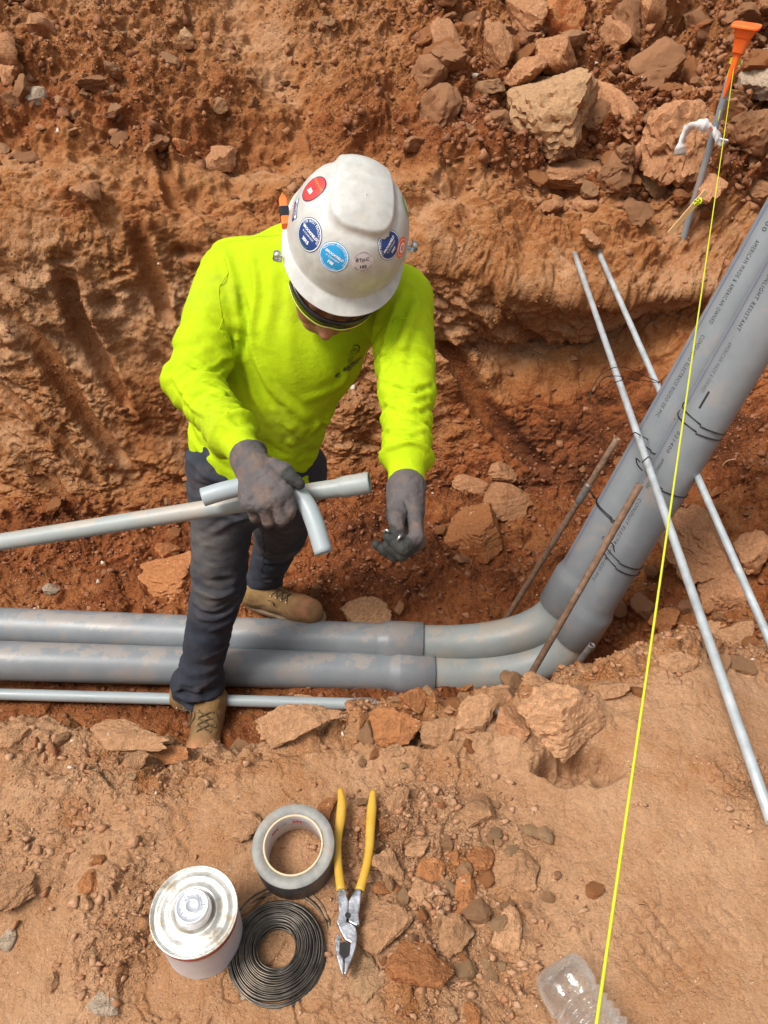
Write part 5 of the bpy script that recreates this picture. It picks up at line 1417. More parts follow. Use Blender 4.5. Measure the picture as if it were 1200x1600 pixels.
fade = np.clip(fade * (.65 + .55 * noise3(V[:, 0] * 30, V[:, 1] * 30, V[:, 2] * 70, 8) + .3 * noise3(V[:, 0] * 9, V[:, 1] * 9, V[:, 2] * 9, 3)), 0, 1)
at = jeans.data.attributes.new('fade', 'FLOAT', 'POINT'); at.data.foreach_set('value', fade.astype(np.float32))
# side seam of the far leg
JB = bvh_of(V, Q)
seam = drape_path(JB, [P(432, 775, 2.1), P(424, 830, 2.15), P(412, 890, 2.3)], .001, 30, .0006)
V_, F_ = tube(seam, .0014, 6); mesh_obj('seam', V_, F_, M['jeans'], jeans)

# ---- gloves
def glove(name, pts, chains, palm, coatdir, wrist_cut, h=.0018):
    allp = [q for c in chains for q, r in c] + [q for q, r in palm]
    lo, hi = bounds(allp, .035); F = Field(lo, hi, h); f = None
    for (a, ra), (b, rb) in zip(palm[:-1:2], palm[1::2]):
        g, _ = cone(F, a, b, ra, rb); f = g if f is None else smin(f, g, .016)
    for c in chains:
        fc = None
        for (a, ra), (b, rb) in zip(c[:-1], c[1:]):
            g, _ = cone(F, a, b, ra, rb); fc = g if fc is None else smin(fc, g, .004)
        f = smin(f, fc, .0025)
    wr = fbm(F.X, F.Y, F.Z, 70, 3, 481); f = f - .0016 * (1 - np.abs(wr) * 1.8) + .0006
    p0, dv = wrist_cut; q = (F.X - p0[0]) * dv[0] + (F.Y - p0[1]) * dv[1] + (F.Z - p0[2]) * dv[2]; f = np.maximum(f, q)
    F.f = f.astype(np.float32); V, Q = nets(F); V = relax(V, Q, 2, .5)
    o = mesh_obj(name, V, Q, M['glove'], man)
    return o, V, Q
def ch(*a): return [(P(x, y, d), r) for x, y, d, r in a]
hr = [ch((446, 768, 1.322, .0125), (453, 797, 1.330, .0115), (450, 808, 1.368, .0105), (440, 792, 1.402, .0095)),
      ch((431, 780, 1.318, .0125), (441, 809, 1.332, .0118), (437, 816, 1.372, .0108), (428, 797, 1.405, .0098)),
      ch((411, 788, 1.322, .0125), (420, 812, 1.340, .0115), (418, 816, 1.378, .0105), (410, 798, 1.408, .0095)),
      ch((390, 786, 1.330, .0118), (400, 806, 1.352, .0105), (399, 809, 1.385, .0098), (394, 792, 1.410, .009)),
      ch((426, 728, 1.355, .0150), (444, 735, 1.345, .0138), (456, 747, 1.338, .0120), (468, 756, 1.336, .0100))]
pR = [q for a in [(390, 786, 1.330, .0145), (411, 788, 1.324, .0155), (431, 780, 1.320, .0155), (444, 768, 1.322, .0150)] for q in ((P(388, 716, 1.395), .026), (P(a[0], a[1], a[2]), a[3]))]
pR += [(P(404, 735, 1.36), .026), (P(425, 762, 1.334), .019), (P(400, 740, 1.36), .022), (P(392, 775, 1.34), .018)]
dR = (J['elR'] - J['wrR']).normalized()
gR, gRV, gRQ = glove('glove', None, hr, pR, None, (J['wrR'] + dR * .035, dR))
hl = [ch((647, 800, 1.318, .0128), (651, 838, 1.288, .0118), (630, 857, 1.272, .0108), (607, 838, 1.275, .0095)),
      ch((649, 802, 1.335, .0128), (653, 848, 1.312, .0118), (628, 866, 1.298, .0108), (606, 852, 1.295, .0095)),
      ch((644, 806, 1.355, .0125), (644, 856, 1.340, .0112), (617, 868, 1.325, .0102), (598, 857, 1.318, .009)),
      ch((638, 806, 1.372, .0115), (630, 855, 1.362, .0102), (604, 862, 1.348, .0092), (588, 851, 1.338, .0080)),
      ch((628, 788, 1.330, .0160), (619, 810, 1.296, .0135), (620, 828, 1.282, .0118), (622, 843, 1.276, .0088))]
pL = [q for a in [(647, 800, 1.320, .015), (649, 802, 1.337, .015), (644, 806, 1.355, .0145), (638, 806, 1.370, .0135), (617, 806, 1.325, .0145)] for q in ((P(635, 763, 1.36), .0265), (P(a[0], a[1], a[2]), a[3]))]
pL += [(P(632, 780, 1.345), .026), (P(630, 800, 1.335), .022)]
dL = (J['elL'] - J['wrL']).normalized()
gL, gLV, gLQ = glove('glove', None, hl, pL, None, (J['wrL'] + dL * .035, dL))
for o, V, Q, tips in ((gR, gRV, gRQ, [c[k][0] for c in hr for k in (2, 3)]), (gL, gLV, gLQ, [c[k][0] for c in hl for k in (2, 3)][:8] + [P(640, 850, 1.31), P(622, 862, 1.30), P(610, 810, 1.335)])):
    d_ = np.min([np.linalg.norm(V - np.array(t), axis=1) for t in tips], axis=0); cv = 1 - sstep(.018, .024, d_ + .002 * noise3(V[:, 0] * 200, V[:, 1] * 200, V[:, 2] * 200, 3))
    at = o.data.attributes.new('coat', 'FLOAT', 'POINT'); at.data.foreach_set('value', cv.astype(np.float32))
# rolled knit edge of each glove cuff
for o, wp, dd in ((gR, J['wrR'], dR), (gL, J['wrL'], dL)):
    e1 = dd.orthogonal().normalized(); e2 = dd.cross(e1); c0 = wp - dd * .004
    pts = [c0 + (e1 * math.cos(a) + e2 * math.sin(a)) * .0325 for a in np.linspace(0, 2 * math.pi, 33)[:-1]]
    V_, F_ = tube(pts, .0042, 8, closed=True); mesh_obj('knit_cuff', V_, F_, M['glove'], o)

# ---- boots
def boot(name, an, heel, toe, up, wid=.047, hgt=.15):
    fw = (toe - heel); L_ = fw.length; fw = fw.normalized(); up = (up - fw * up.dot(fw)).normalized(); sd = fw.cross(up)
    def B(x, s, z): return heel + fw * x + sd * s + up * z
    lo, hi = bounds([B(0, 0, 0), B(L_, 0, 0), an, B(0, .05, .16), B(L_, -.05, 0), B(0, 0, .17)], .07); F = Field(lo, hi, .0032)
    f, _ = cone(F, B(.035, 0, .045), B(.11, 0, .050), .036, .036)
    g, _ = cone(F, B(.11, 0, .050), B(L_ - .085, 0, .040), .036, .040); f = smin(f, g, .02)
    g, _ = cone(F, B(L_ - .085, .004, .036), B(L_ - .047, .002, .036), .046, .044, tuple(up), 1.12); f = smin(f, g, .02)
    g, _ = cone(F, B(.045, 0, .07), B(.045, 0, .07) + (an - B(.045, 0, .09)).normalized() * .09, .041, .047); f = smin(f, g, .03)
    g, _ = cone(F, B(.07, 0, .085), B(.14, 0, .055), .034, .034); f = smin(f, g, .02)
    q = (F.X - heel[0]) * up[0] + (F.Y - heel[1]) * up[1] + (F.Z - heel[2]) * up[2]
    f = -smin(-f, -(-(q - .016)) * -1, .001) if False else np.maximum(f, .014 - q)
    n = fbm(F.X, F.Y, F.Z, 22, 3, 491); f = f - .003 * (1 - np.abs(n) * 1.6) * sstep(.03, .06, q) + .001
    F.f = f.astype(np.float32); V, Q = nets(F); V = relax(V, Q, 2, .5)
    o = mesh_obj(name, V, Q, M['leather'], man)
    xx = (V - np.array(heel)) @ np.array(fw); sc_ = np.exp(-((xx - L_ + .055) / .035) ** 2) * sstep(.2, .9, (vn(V, Q) @ np.array(up))) * np.clip(.8 + noise3(V[:, 0] * 50, V[:, 1] * 50, V[:, 2] * 50, 6), 0, 1)
    at = o.data.attributes.new('scuff', 'FLOAT', 'POINT'); at.data.foreach_set('value', sc_.astype(np.float32))
    # outsole: a rounded slab following the foot
    ol = []
    for k in range(48):
        a = 2 * math.pi * k / 48; x = L_ / 2 + (L_ / 2 + .002) * math.cos(a); w = .040 + .010 * sstep(.4, .75, x / L_) - .004 * math.exp(-((x / L_ - .42) / .15) ** 2)
        s = w * math.copysign(abs(math.sin(a)) ** .72, math.sin(a)); ol.append((x, s))
    V_ = [B(x, s, z) for z, g in ((0, .97), (.004, 1), (.014, 1), (.017, .97)) for x, s in [((x_ - L_ / 2) * g + L_ / 2, s_ * g) for x_, s_ in ol]]
    F_ = [(k + 48 * i, (k + 1) % 48 + 48 * i, (k + 1) % 48 + 48 * (i + 1), k + 48 * (i + 1)) for i in range(3) for k in range(48)] + [tuple(range(47, -1, -1)), tuple(range(144, 192))]
    mesh_obj('outsole', V_, F_, M['sole'], o)
    bv = bvh_of(V, Q)
    def surf(x, s, z=.2):
        """point on the upper straight under (x, s)"""
        d = -up if x > .09 else (-(up * .55 + fw * .85)).normalized()
        st0 = B(x, s, .05) - d * .18
        h = bv.ray_cast(st0, d); return (h[0] + h[1] * .0016) if h[0] is not None else B(x, s, .09)
    def shaft(h_, s):
        st0 = an_line(h_) + fw * .15 + sd * s; h = bv.ray_cast(st0, -fw); return (h[0] + h[1] * .0016) if h[0] is not None else st0 - fw * .1
    axs = (an - B(.045, 0, .09)).normalized()
    def an_line(h_): return B(.045, 0, .07) + axs * h_
    rows = [surf(L_ - .115 - .019 * i, 0) for i in range(3)]
    mb = MB(); me = MB()
    rl = [(lambda s, x=L_ - .112 - .017 * i: surf(x, s)) for i in range(4)] + [(lambda s, h_=.012 + .022 * i: shaft(h_, s)) for i in range(4)]
    for i, r_ in enumerate(rl):
        w = .017 + .0005 * i
        for sg in (-1, 1):
            c = r_(sg * w); V2, F2 = tube([c - up * .001, c + up * .001 + fw * .001], .0036, 10); me.add(V2, F2)
        if i < len(rl) - 1:
            n_ = rl[i + 1]
            for sg in (-1, 1):
                pp = [r_(sg * w), (r_(sg * w * .3) + n_(-sg * w * .3)) / 2 + (up + fw) * .0015, n_(-sg * w)]
                mb.add(*tube(spline([pp[0], pp[0].lerp(pp[1], .5) + (up + fw) * .0012, pp[1] + (up + fw) * .001, pp[1].lerp(pp[2], .5) + (up + fw) * .0012, pp[2]], 14), .0022, 6))
        else:
            mb.add(*tube(spline([r_(-w), r_(0) + fw * .003, r_(w)], 10), .0017, 6))
    kn = rl[5](0) + fw * .004
    mb.add(*tube(spline([kn, kn + sd * .02 + fw * .006, rl[3](.03), rl[2](.036)], 16), .0018, 6)); mb.add(*tube(spline([kn, kn - sd * .02 + fw * .006, rl[3](-.028), rl[1](-.030), rl[1](-.012)], 16), .0018, 6))
    mb.add(*tube(spline([kn, kn + sd * .016 + up * .01 + fw * .008, kn + sd * .03 - up * .012 + fw * .002, kn], 16), .0018, 6)); mb.add(*tube(spline([kn, kn - sd * .014 + up * .008 + fw * .008, kn - sd * .026 - up * .014 + fw * .002, kn], 16), .0018, 6))
    mb.add(*tube([kn - sd * .004, kn + sd * .004], .004, 8))
    mb.build('laces', M['lace'], o); me.build('eyelets', M['eyelet'], o)
    return o
# near boot points to the viewer, far boot to the right
heelR = Vector((J['ankR'].x + .045, J['ankR'].y + .035, -.845)); toeR = heelR + Vector((-.005, -.27, -.01))
boot('boot', J['ankR'], heelR, toeR, Vector((0, 0, 1)))
heelL = P(382, 938, 2.50); toeL = P(508, 972, 2.41)
boot('boot', J['ankL'], heelL, toeL, Vector((0, -.12, 1)))

# ---- body under the clothes: one surface
pts = [J[k] for k in J] + [HO + HU * .1, HO + HF * .12]
lo, hi = bounds(pts, .09); F = Field(lo, hi, .0085)
f = tor(F, -.034); f = np.maximum(f, -((F.X - J['pel'][0]) * spine[0] + (F.Y - J['pel'][1]) * spine[1] + (F.Z - J['pel'][2]) * spine[2] + .02))
f = np.where(((F.X - J['neck'][0]) * HU[0] + (F.Y - J['neck'][1]) * HU[1] + (F.Z - J['neck'][2]) * HU[2]) > .05, 9, f)
g, _ = cone(F, J['pel'] + spine * .05, J['pel'] + spine * .03, .115, .105, dep, 1.5); f = smin(f, g, .02)
for s_ in 'RL':
    for a, b, ra, rb in (('sh', 'el', .044, .036), ('el', 'wr', .034, .025), ('hip', 'knee', .064, .046), ('knee', 'ank', .044, .030)):
        g, _ = cone(F, J[a + s_], J[b + s_], ra, rb); f = smin(f, g, .02)
for w_, m_ in ((J['wrR'], P(412, 760, 1.345)), (J['wrL'], P(636, 795, 1.34))):
    g, _ = cone(F, w_, m_, .022, .016); f = smin(f, g, .01)
for s_, hl_, tl_ in (('R', heelR, toeR), ('L', heelL, toeL)):
    g, _ = cone(F, J['ank' + s_] - Vector((0, 0, .03)), hl_ + (tl_ - hl_) * .7 + Vector((0, 0, .045)), .024, .018); f = smin(f, g, .02)
g, _ = cone(F, J['neck'] - spine * .02, H(0, -.02, -.09), .055, .058); f = smin(f, g, .02)
# head: skull, jaw, chin, cheeks
Ff = F
def headf(F):
    H = lambda x, y, z: HO + HX * x + HF * (y + .033) + HU * (z - .022)
    g, _ = cone(F, H(0, -.050, .014), H(0, -.012, -.008), .084, .080, tuple(HX), 1.15)
    q, _ = cone(F, H(0, .030, -.070), H(0, .062, -.128), .056, .026, tuple(HX), .92); g = smin(g, q, .03)
    for sx in (-1, 1):
        q, _ = cone(F, H(sx * .052, -.010, -.075), H(sx * .022, .068, -.128), .022, .016); g = smin(g, q, .025)
        q, _ = cone(F, H(sx * .044, .066, -.058), H(sx * .036, .076, -.085), .024, .021); g = smin(g, q, .018)
        q, _ = cone(F, H(sx * .080, -.012, -.035), H(sx * .079, -.006, -.070), .014, .009); g = smin(g, q, .006)     # ear
    q, _ = cone(F, H(0, .096, -.030), H(0, .118, -.074), .009, .0115); g = smin(g, q, .010)                       # nose
    for sx in (-1, 1):
        q, _ = cone(F, H(sx * .011, .106, -.078), H(sx * .012, .104, -.080), .008, .007); g = smin(g, q, .006)
        q, _ = cone(F, H(sx * .006, .098, -.100), H(sx * .020, .090, -.102), .006, .004); g = smin(g, q, .006)
        q, _ = cone(F, H(sx * .006, .097, -.111), H(sx * .018, .089, -.110), .007, .004); g = smin(g, q, .006)
        q, _ = cone(F, H(sx * .032, .090, -.030), H(sx * .031, .091, -.032), .011, .011); g = smin(g, q, .008)       # lids
    q, _ = cone(F, H(-.02, .104, -.1055), H(.02, .104, -.1055), .0035, .0035); g = -smin(-g, q, .004)               # mouth line
    return g
f = smin(f, headf(F), .02); F.f = f.astype(np.float32); V, Q = nets(F); V = relax(V, Q, 2, .4)
mesh_obj('body', V, Q, M['skin'], man)
# fine face on top of the coarse head is the same skin: refine only the region that shows
F = Field(*bounds([H(-.07, .05, -.16), H(.07, .14, .0), H(0, .02, -.05), H(0, .1, -.16)], .035), .0026)
g = headf(F); F.f = (g - .0012).astype(np.float32); V, Q = nets(F)
mesh_obj('face', V, Q, M['skin'], man)
M['brow'] = pmat('dark_hair', (.03, .018, .012), None, 50, .8)
# safety glasses: wrap-round dark band with a yellow reflection painted on its lower rim
M['visor'] = pmat('black_frame', (.012, .012, .014), None, 20, .22)
M['visor_reflection'] = pmat('lens_edge_reflection', (.55, .62, .12), (.70, .76, .25), 60, .25)
def band(y0, z0, hw, hh, rad, bow):
    V, n = [], 40
    for i in range(n + 1):
        a = -1.25 + 2.5 * i / n; x = rad * math.sin(a) * 1.02; y = y0 + rad * 1.15 * math.cos(a) - rad
        for k in (-1, 1): V.append(H(x, y + .013, z0 - .008 + k * hh * (1 - .25 * (abs(a) / 1.25) ** 2) - (.006 * math.exp(-(x / .012) ** 2) if k < 0 else 0) * -1))
    return V, [(2 * i, 2 * i + 1, 2 * i + 3, 2 * i + 2) for i in range(n)]
V, F_ = band(.128, -.040, 0, .013, .088, 0)
gl = mesh_obj('safety_glasses', V, F_, M['visor'], man); m = gl.modifiers.new('thick', 'SOLIDIFY'); m.thickness = .004; m.offset = 0
V, F_ = band(.1285, -.056, 0, .0030, .088, 0); le = mesh_obj('lens_edge', V, F_, M['visor_reflection'], gl); m = le.modifiers.new('thick', 'SOLIDIFY'); m.thickness = .003; m.offset = 0

# ------------------------------------------------------------ hard hat
M['hat'] = pmat('white_shell', (.43, .43, .405), (.53, .53, .50), 45, .42, bump=.0003, bscale=200, dirt=(.42, .36, .29), dscale=34, damt=(.50, .95), rvar=.08)
def hat_xyz(th, s):
    """local hard hat surface: th round the head (0 = man's left, 90 degrees = front), s from crown to brim edge"""
    c_, s_ = math.cos(th), math.sin(th)
    a = 1 / math.sqrt((c_ / .1105) ** 2 + (s_ / (.121 if s_ > 0 else .128)) ** 2)
    sc_ = min(s, 1.0); ph = sc_ * math.pi / 2
    rho = a * math.sin(ph) ** .90; z = .128 * math.cos(ph) ** .80 if sc_ < 1 else 0
    x, y = rho * c_, rho * s_
    # raised crown panel with a rounded front end, and the low ridge round it
    yy = max(y - .010, 0) * 1.10; dpan = (abs(x) ** 2.6 + yy ** 2.6) ** (1 / 2.6)
    e = dpan - (.053 + .10 * min(0, y))
    lift = .0062 * (1 - sst(-.006, .006, e)) ; groove = -.0022 * math.exp(-((e - .011) / .006) ** 2); rimr = .0014 * math.exp(-((e + .001) / .004) ** 2)
    hgt = max(0, min(1, z / .03)); k = (lift + groove + rimr) * hgt
    # two slanting creases beside the visor
    for sx in (-1, 1):
        ax_, ay_ = sx * .088, .045; bx_, by_ = sx * .060, .093
        t = max(0, min(1, ((x - ax_) * (bx_ - ax_) + (y - ay_) * (by_ - ay_)) / ((bx_ - ax_) ** 2 + (by_ - ay_) ** 2)))
        q = math.hypot(x - ax_ - t * (bx_ - ax_), y - ay_ - t * (by_ - ay_)); 
        if s <= 1.0: k -= .0042 * math.exp(-(q / .0055) ** 2) * max(0, 1 - abs(z - .022) / .03)
    nx, ny, nz = x / .1105 ** 2, y / .122 ** 2, z / .128 ** 2; L = math.sqrt(nx * nx + ny * ny + nz * nz) + 1e-9
    x += k * nx / L; y += k * ny / L; z += k * nz / L
    if s > 1:
        q = (s - 1); front = max(0, s_) ** 1.3
        bw = (.0085 + .021 * sst(.05, .95, s_)) * q
        x += bw * c_ * .75; y += bw * s_ * 1.05
        z += -.001 - .004 * q - .009 * q * front + .006 * front * abs(c_) * q
        if s_ > 0: y += 0
    return x, y, z
def sst(a, b, x):
    t = max(0, min(1, (x - a) / (b - a))); return t * t * (3 - 2 * t)
NT = 150; SS = [i / 60 for i in range(61)] + [1.04, 1.1, 1.25, 1.45, 1.65, 1.85, 1.97, 2.0]
V, F_ = [], []
for s in SS:
    for k in range(NT):
        V.append(H(*hat_xyz(2 * math.pi * k / NT, max(s, .002))))
for i in range(len(SS) - 1):
    for k in range(NT): F_.append((i * NT + k, i * NT + (k + 1) % NT, (i + 1) * NT + (k + 1) % NT, (i + 1) * NT + k))
F_.append(tuple(range(NT)))
hat = mesh_obj('hard_hat', V, F_, M['hat'], man)
m = hat.modifiers.new('wall', 'SOLIDIFY'); m.thickness = .0026; m.offset = -1
HB = BVHTree.FromPolygons([tuple(v) for v in V], F_)
ins = mesh_obj('hat_lining', [H(x * .93, y * .93, z * .9 - .004) for x, y, z in [hat_xyz(2 * math.pi * k / 48, s) for s in (.5, .8, .95, 1.0) for k in range(48)]], [(i * 48 + k, i * 48 + (k + 1) % 48, (i + 1) * 48 + (k + 1) % 48, (i + 1) * 48 + k) for i in range(3) for k in range(48)], M['visor'], hat)

def decal_frame(bvh, px, py, rot=0):
    r = ray(px, py).normalized(); h = bvh.ray_cast(CAM, r)
    if h[0] is None: h = bvh.find_nearest(CAM + r * 1.4)
    c, n = h[0], h[1]
    if n.dot(r) > 0: n = -n
    t1 = camR - n * camR.dot(n); t1.normalize(); t2 = n.cross(t1)
    cr, sr = math.cos(rot), math.sin(rot); return c, n, t1 * cr + t2 * sr, t2 * cr - t1 * sr
def drape(bvh, fr, v2, lift):
    c, n, t1, t2 = fr; out = []
    for x, y in v2:
        p = c + t1 * x + t2 * y; h = bvh.ray_cast(p + n * .02, -n, .06)
        if h[0] is None: h = bvh.find_nearest(p)
        out.append(h[0] + (h[1] if h[1].dot(n) > 0 else -h[1]) * lift)
    return out
def disc2(r, hole=0, bite=None, n=40, rings=6, sy=1.0):
    V, F = [], []
    for i in range(rings + 1):
        q = hole + (r - hole) * i / rings
        for k in range(n):
            a = 2 * math.pi * k / n; rr = q
            if bite and bite[0] < a < bite[1]: rr = min(q, bite[2] + .001 * math.sin(k * 2.1))
            V.append((rr * math.cos(a), rr * math.sin(a) * sy))
    for i in range(rings):
        for k in range(n): F.append((i * n + k, i * n + (k + 1) % n, (i + 1) * n + (k + 1) % n, (i + 1) * n + k))
    if not hole: F.append(tuple(range(n)))
    return V, F
def put(name, bvh, fr, v2, f, lift, mat, parent): return mesh_obj(name, drape(bvh, fr, v2, lift), f, mat, parent, smooth=True)
def txt2(t, size, x=0, y=0, arc=None, shear=0, bold=0, sp=1.0):
    v, f = text_mesh(t, size, shear, bold, sp); w = v[:, 0].max() if len(v) else 0
    if arc is None: return [(a - w / 2 + x, b + y) for a, b, _ in v], f
    rad, ang, flip = arc; out = []
    for a, b, _ in v:
        q = a - w / 2
        if not flip: th = ang - q / rad; rr = rad + b
        else: th = ang + q / rad; rr = rad - b
        out.append((rr * math.cos(th), rr * math.sin(th)))
    return out, f
def sticker(px, py, rot, r, base, rim, texts, label=None, bite=None, hole=0, sy=1.0, ring_inset=None):
    fr = decal_frame(HB, px, py, rot)
    v, f = disc2(r, hole, bite, sy=sy); o = put('sticker', HB, fr, v, f, .0005, base, hat)
    if label: o['label'] = label
    if rim:
        v, f = disc2(r * .985, r * .90, bite, rings=1, sy=sy) if ring_inset is None else disc2(r * ring_inset, r * (ring_inset - .05), bite, rings=1, sy=sy)
        put('sticker_rim', HB, fr, v, f, .0008, rim, o)
    for (tv, tf), mt in texts:
        if len(tv): put('lettering', HB, fr, tv, tf, .0010, mt, o)
    return o
def flat(nm, c, rough=.4): return pmat(nm, c, tuple(x * 1.12 + .004 for x in c), 120, rough)
M['s_red'] = flat('red_sticker', (.80, .035, .03)); M['s_navy'] = flat('navy_sticker', (.012, .045, .18)); M['s_blue'] = flat('sky_blue_sticker', (.015, .30, .62)); M['s_white'] = flat('white_print', (.80, .82, .84))
M['s_pink'] = flat('pale_sticker', (.52, .48, .49)); M['s_green'] = flat('green_sticker', (.18, .42, .10)); M['s_orange'] = flat('orange_sticker', (.78, .13, .04)); M['s_gold'] = flat('gold_print', (.72, .30, .05)); M['s_teal'] = flat('dark_green_print', (.05, .12, .07)); M['s_char'] = flat('charcoal_print', (.04, .03, .06))
sticker(489, 294, math.radians(112), .0255, M['s_red'], M['s_char'], [(txt2('087', .010, 0, .003, bold=.0006), M['s_white']), (txt2('ON BOARDING', .0058, 0, -.013), M['s_gold']), (txt2('SAFETY', .006, 0, -.005), M['s_char'])], 'round red sticker with a dark rim')
sticker(482, 367, math.radians(-42), .0285, M['s_navy'], M['s_white'], [(txt2('1105 WEST PEACHTREE', .0058, arc=(.0205, math.radians(82), False)), M['s_white']), (txt2('BROOKFIELD', .0066, 0, .0035, shear=.15, bold=.0002), M['s_white']), (txt2('& COMPANY', .0052, 0, -.003), M['s_white']), (txt2('3015', .0085, 0, -.0145, bold=.0004), M['s_white']), (txt2('CONTRACTOR', .004, arc=(.0245, math.radians(262), True)), M['s_green'])], 'round navy sticker on the left of the shell', ring_inset=.95)
sticker(521, 402, math.radians(-33), .0265, M['s_blue'], M['s_white'], [(txt2('PIEDMONT BUCKHEAD WOOD', .0046, arc=(.0200, math.radians(82), False)), M['s_white']), (txt2('BROOKFIELD', .0060, 0, .002, shear=.15, bold=.0002), M['s_white']), (txt2('& COMPANY', .0046, 0, -.004), M['s_white']), (txt2('198', .0076, 0, -.0135, bold=.0004), M['s_white']), (txt2('SAFETY ORIENTATION', .0036, arc=(.0228, math.radians(262), True)), M['s_white'])], 'round sky blue sticker', ring_inset=.95)
sticker(567, 409, math.radians(0), .0195, M['s_pink'], None, [(txt2('Tri-C', .0080, .002, .001, bold=.0002), M['s_char']), (txt2('102', .0075, 0, -.0115, bold=.0004, sp=1.2), M['s_char']), (txt2('SAFETY ORIENTATION', .0038, arc=(.0178, math.radians(270), True)), M['s_char']), (txt2('Environment Health LLC', .0034, arc=(.0152, math.radians(90), False)), M['s_char']), (([(-.0125, .001), (-.0112, .001), (-.0112, .006), (-.0125, .006), (-.0106, .001), (-.0094, .001), (-.0094, .0085), (-.0106, .0085), (-.0088, .001), (-.0078, .001), (-.0078, .0065), (-.0088, .0065)], [(0, 1, 2, 3), (4, 5, 6, 7), (8, 9, 10, 11)]), M['s_char'])], 'round pale sticker printed Tri-C 102')
sticker(609, 383, math.radians(48), .0255, M['s_navy'], M['s_white'], [(txt2('1197 PEACHTREE', .0054, arc=(.0190, math.radians(120), False)), M['s_white']), (txt2('BROOKFIELD', .0058, 0, .0, shear=.15, bold=.0002), M['s_white']), (txt2('& COMPANY', .0044, 0, -.006), M['s_white']), (txt2('1057', .0062, 0, -.0145, bold=.0003), M['s_white'])], 'round navy sticker on the right with its top torn away', bite=(.75, 1.65, .014), ring_inset=.95)
sticker(628, 387, math.radians(60), .0185, M['s_orange'], M['s_white'], [(disc2(.009, .0055, rings=2), M['s_white']), (txt2('A', .008, 0, -.003), M['s_white'])], 'orange and white sticker by the right clip', ring_inset=.80)
sticker(635, 322, math.radians(75), .0235, M['s_green'], None, [(disc2(.0125, .0, rings=2), M['s_white'])], 'green ring sticker on the right edge', hole=.0, sy=.8)
#sticker(470, 284, math.radians(60), .0125, M['s_green'], None, [], 'small green sticker curving over the left edge', sy=.35)
def rect2(w, h, n=8): return [(-w / 2 + w * i / n, -h / 2 + h * j / n) for j in range(n + 1) for i in range(n + 1)], [(j * (n + 1) + i, j * (n + 1) + i + 1, (j + 1) * (n + 1) + i + 1, (j + 1) * (n + 1) + i) for j in range(n) for i in range(n)]
fr = decal_frame(HB, 461, 328, math.radians(78)); v, f = rect2(.036, .020); so = put('sticker', HB, fr, v, f, .0005, M['s_navy'], hat); so['label'] = 'small navy and white strip sticker behind the orange marker'
v, f = rect2(.034, .007); put('sticker_rim', HB, fr, [(a, b - .0045) for a, b in v], f, .0008, M['s_white'], so)
put('lettering', HB, fr, *txt2('SAFETY', .0075, 0, .0015, bold=.0003), .0010, M['s_gold'], so); put('lettering', HB, fr, *txt2('ELECTRIC', .0055, 0, -.0065, bold=.0003), .0011, M['s_navy'], so)
# metal headlamp clips at both sides
M['clip'] = pmat('nickel_clip', (.50, .50, .50), (.62, .62, .62), 60, .3, metal=.85)
def clip(px, py, sx):
    c = HB.find_nearest(P(px, py, 1.42))[0]; e = HX * sx
    p = spline([c + e * .001 - HU * .004, c + e * .010 - HU * .006, c + e * .017 - HU * .002, c + e * .018 + HU * .008, c + e * .012 + HU * .013, c + e * .006 + HU * .010], 24)
    V, F = [], []
    for q in p: V += [q - HF * .006, q + HF * .006]
    F = [(2 * i, 2 * i + 1, 2 * i + 3, 2 * i + 2) for i in range(len(p) - 1)]
    o = mesh_obj('lamp_clip', V, F, M['clip'], hat); m = o.modifiers.new('t', 'SOLIDIFY'); m.thickness = .0012
clip(447, 419, -1); clip(650, 388, 1)
c, n, t1, t2 = decal_frame(HB, 641, 362)
c = H(.116, .0, .006); V, F_ = tube([c - HF * .026, c - HF * .012, c + HF * .014], [.003, .0045, .0035], 10); mesh_obj('ear_slot', V, F_, M['s_white'], hat)
# orange marker held in a black clip on the left side of the hat
mk = empty('marker', P(443, 330, 1.40)); tag(mk, 'stubby orange marker in a black clip on the left side of the hard hat', 'marker'); bpy.context.view_layer.update()
a, b = P(441, 302, 1.43), P(447, 354, 1.385); dx = (b - a).normalized(); Mx = Matrix.Translation(a) @ dx.to_track_quat('Z', 'Y').to_matrix().to_4x4(); L = (b - a).length
V, F_ = sq_loft([(.0012, 0), (.0020, L * .06), (.0045, L * .12), (.0078, L * .24), (.0080, L * .26), (.0080, L * .97), (.0072, L)], Mx, 5); bevel(mesh_obj('marker_body', V, F_, M['orange'], mk, smooth=False), .0006)
V, F_ = sq_loft([(.0088, L * .50), (.0092, L * .505), (.0092, L * .77), (.0088, L * .775)], Mx, 5); mesh_obj('marker_clip', V, F_, M['visor'], mk, smooth=False)
V, F_ = tube(spline([P(449, 332, 1.40), P(455, 335, 1.41), P(458, 345, 1.41), P(454, 352, 1.40)], 12), .004, 8); mesh_obj('clip_arm', V, F_, M['visor'], mk)

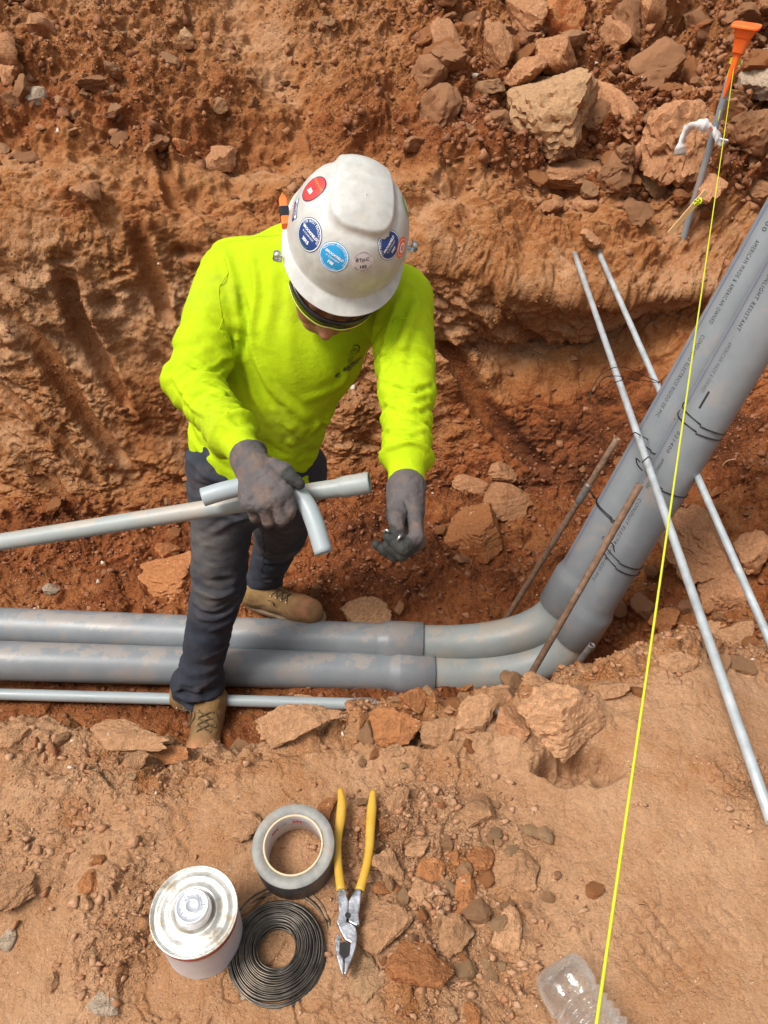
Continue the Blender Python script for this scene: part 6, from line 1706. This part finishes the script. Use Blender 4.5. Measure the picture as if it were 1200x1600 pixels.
# ---- print on the shirt
fr = decal_frame(SHB, 551, 562, math.radians(-3))
def lines2(paths, w):
    V, F = [], []
    for p in paths:
        q = [Vector((a, b, 0)) for a, b in p]; q = spline(q, max(6, 4 * len(q))) if len(q) > 2 else [q[0].lerp(q[1], t) for t in np.linspace(0, 1, 5)]; b0 = len(V)
        for i, c in enumerate(q):
            t = (q[min(i + 1, len(q) - 1)] - q[max(i - 1, 0)]); nn = Vector((-t.y, t.x, 0)).normalized() * w / 2; V += [(c.x - nn.x, c.y - nn.y), (c.x + nn.x, c.y + nn.y)]
        F += [(b0 + 2 * i, b0 + 2 * i + 1, b0 + 2 * i + 3, b0 + 2 * i + 2) for i in range(len(q) - 1)]
    return V, F
S_ = 1.32 / 1200 / 15 * 1.12
def L2(*p): return [((a - 600) * S_, (600 - b) * S_ - .0) for a, b in p]
art = [L2((585, 150), (660, 135), (740, 175), (795, 260), (795, 340), (770, 390)), L2((520, 300), (530, 260), (590, 220), (650, 235), (710, 300), (760, 370), (820, 460)), L2((420, 320), (480, 350), (550, 345), (560, 390), (620, 380), (690, 420), (750, 410), (700, 350)),
       L2((750, 410), (660, 460), (610, 510), (560, 580), (500, 625)), L2((460, 420), (430, 500), (400, 600)), L2((480, 420), (540, 420), (580, 440), (540, 500), (510, 560), (470, 540), (490, 470)), L2((560, 260), (570, 300), (550, 330)), L2((600, 250), (610, 290), (640, 310)), L2((450, 600), (520, 540)), L2((640, 260), (660, 320), (690, 340))]
v, f = lines2(art, .0011); lg = put('shirt_print', SHB, fr, v, f, .0022, M['ink'], shirt)
v, f = lines2(art[:1], .0022); put('print_arc', SHB, fr, v, f, .0024, M['ink'], lg)
v, f = txt2('ELECTRIC LLC', .0105 * .9, -.001, -.0115, shear=.25, bold=.0005); put('lettering', SHB, fr, v, f, .0023, M['ink'], lg)
v, f = txt2('Powering Your World', .0040, -.002, -.0165, shear=.2, bold=.0003); put('lettering', SHB, fr, v, f, .0023, M['ink'], lg)
fr2 = decal_frame(SHB, 528, 586, math.radians(14)); v, f = txt2('EW', .0085, 0, 0, shear=.25, bold=.0006); put('lettering', SHB, fr2, v, f, .0013, M['ink'], lg); v, f = txt2('Quality', .0034, 0, -.005, bold=.0003); put('lettering', SHB, fr2, v, f, .0013, M['ink'], lg)

# ------------------------------------------------------------ what he holds
hp_ = empty('held_conduit', P(200, 812, 1.44)); tag(hp_, 'long light grey conduit with a flared end held across his thighs', 'conduit'); bpy.context.view_layer.update()
a, b = P(-420, 915, 1.53), P(578, 754, 1.385); dv = b - a; Lh = dv.length
tk = [0, .3, .6, .9, 1 - .062 / Lh, 1 - .052 / Lh, 1 - .048 / Lh, 1 - .003 / Lh, 1]; rk_ = [.0167] * 5 + [.0186, .0196, .0198, .0192]
V, F_ = tube([a + dv * t for t in tk], rk_, 32, cap=False); o = mesh_obj('pipe_wall', V, F_, M['pvc_light'], hp_); m = o.modifiers.new('w', 'SOLIDIFY'); m.thickness = .0032; m.offset = -1
hb = empty('bent_conduit', P(480, 790, 1.36)); tag(hb, 'short bent grey conduit elbow gripped together with the long one', 'conduit'); bpy.context.view_layer.update()
V, F_ = tube(spline([P(317, 777, 1.350), P(350, 767, 1.352), P(390, 758, 1.358), P(425, 754, 1.362), P(450, 761, 1.362), P(474, 782, 1.355), P(490, 812, 1.345), P(506, 864, 1.335)], 60), .0166, 32, cap=False); o = mesh_obj('pipe_wall', V, F_, M['pvc_small'], hb); m = o.modifiers.new('w', 'SOLIDIFY'); m.thickness = .0032; m.offset = -1
V, F_ = tube(spline([P(600, 831, 1.268), P(604, 828, 1.262), P(607, 831, 1.262)], 8), .0022, 8); sf = mesh_obj('wire_end', V, F_, M['clip']); tag(sf, 'tiny shiny metal piece pinched between his gloved fingertips', 'fitting')
V, F_ = tube([P(621, 844, 1.262), P(626, 836, 1.262)], .0022, 8); mesh_obj('tip', V, F_, M['clip'], sf)
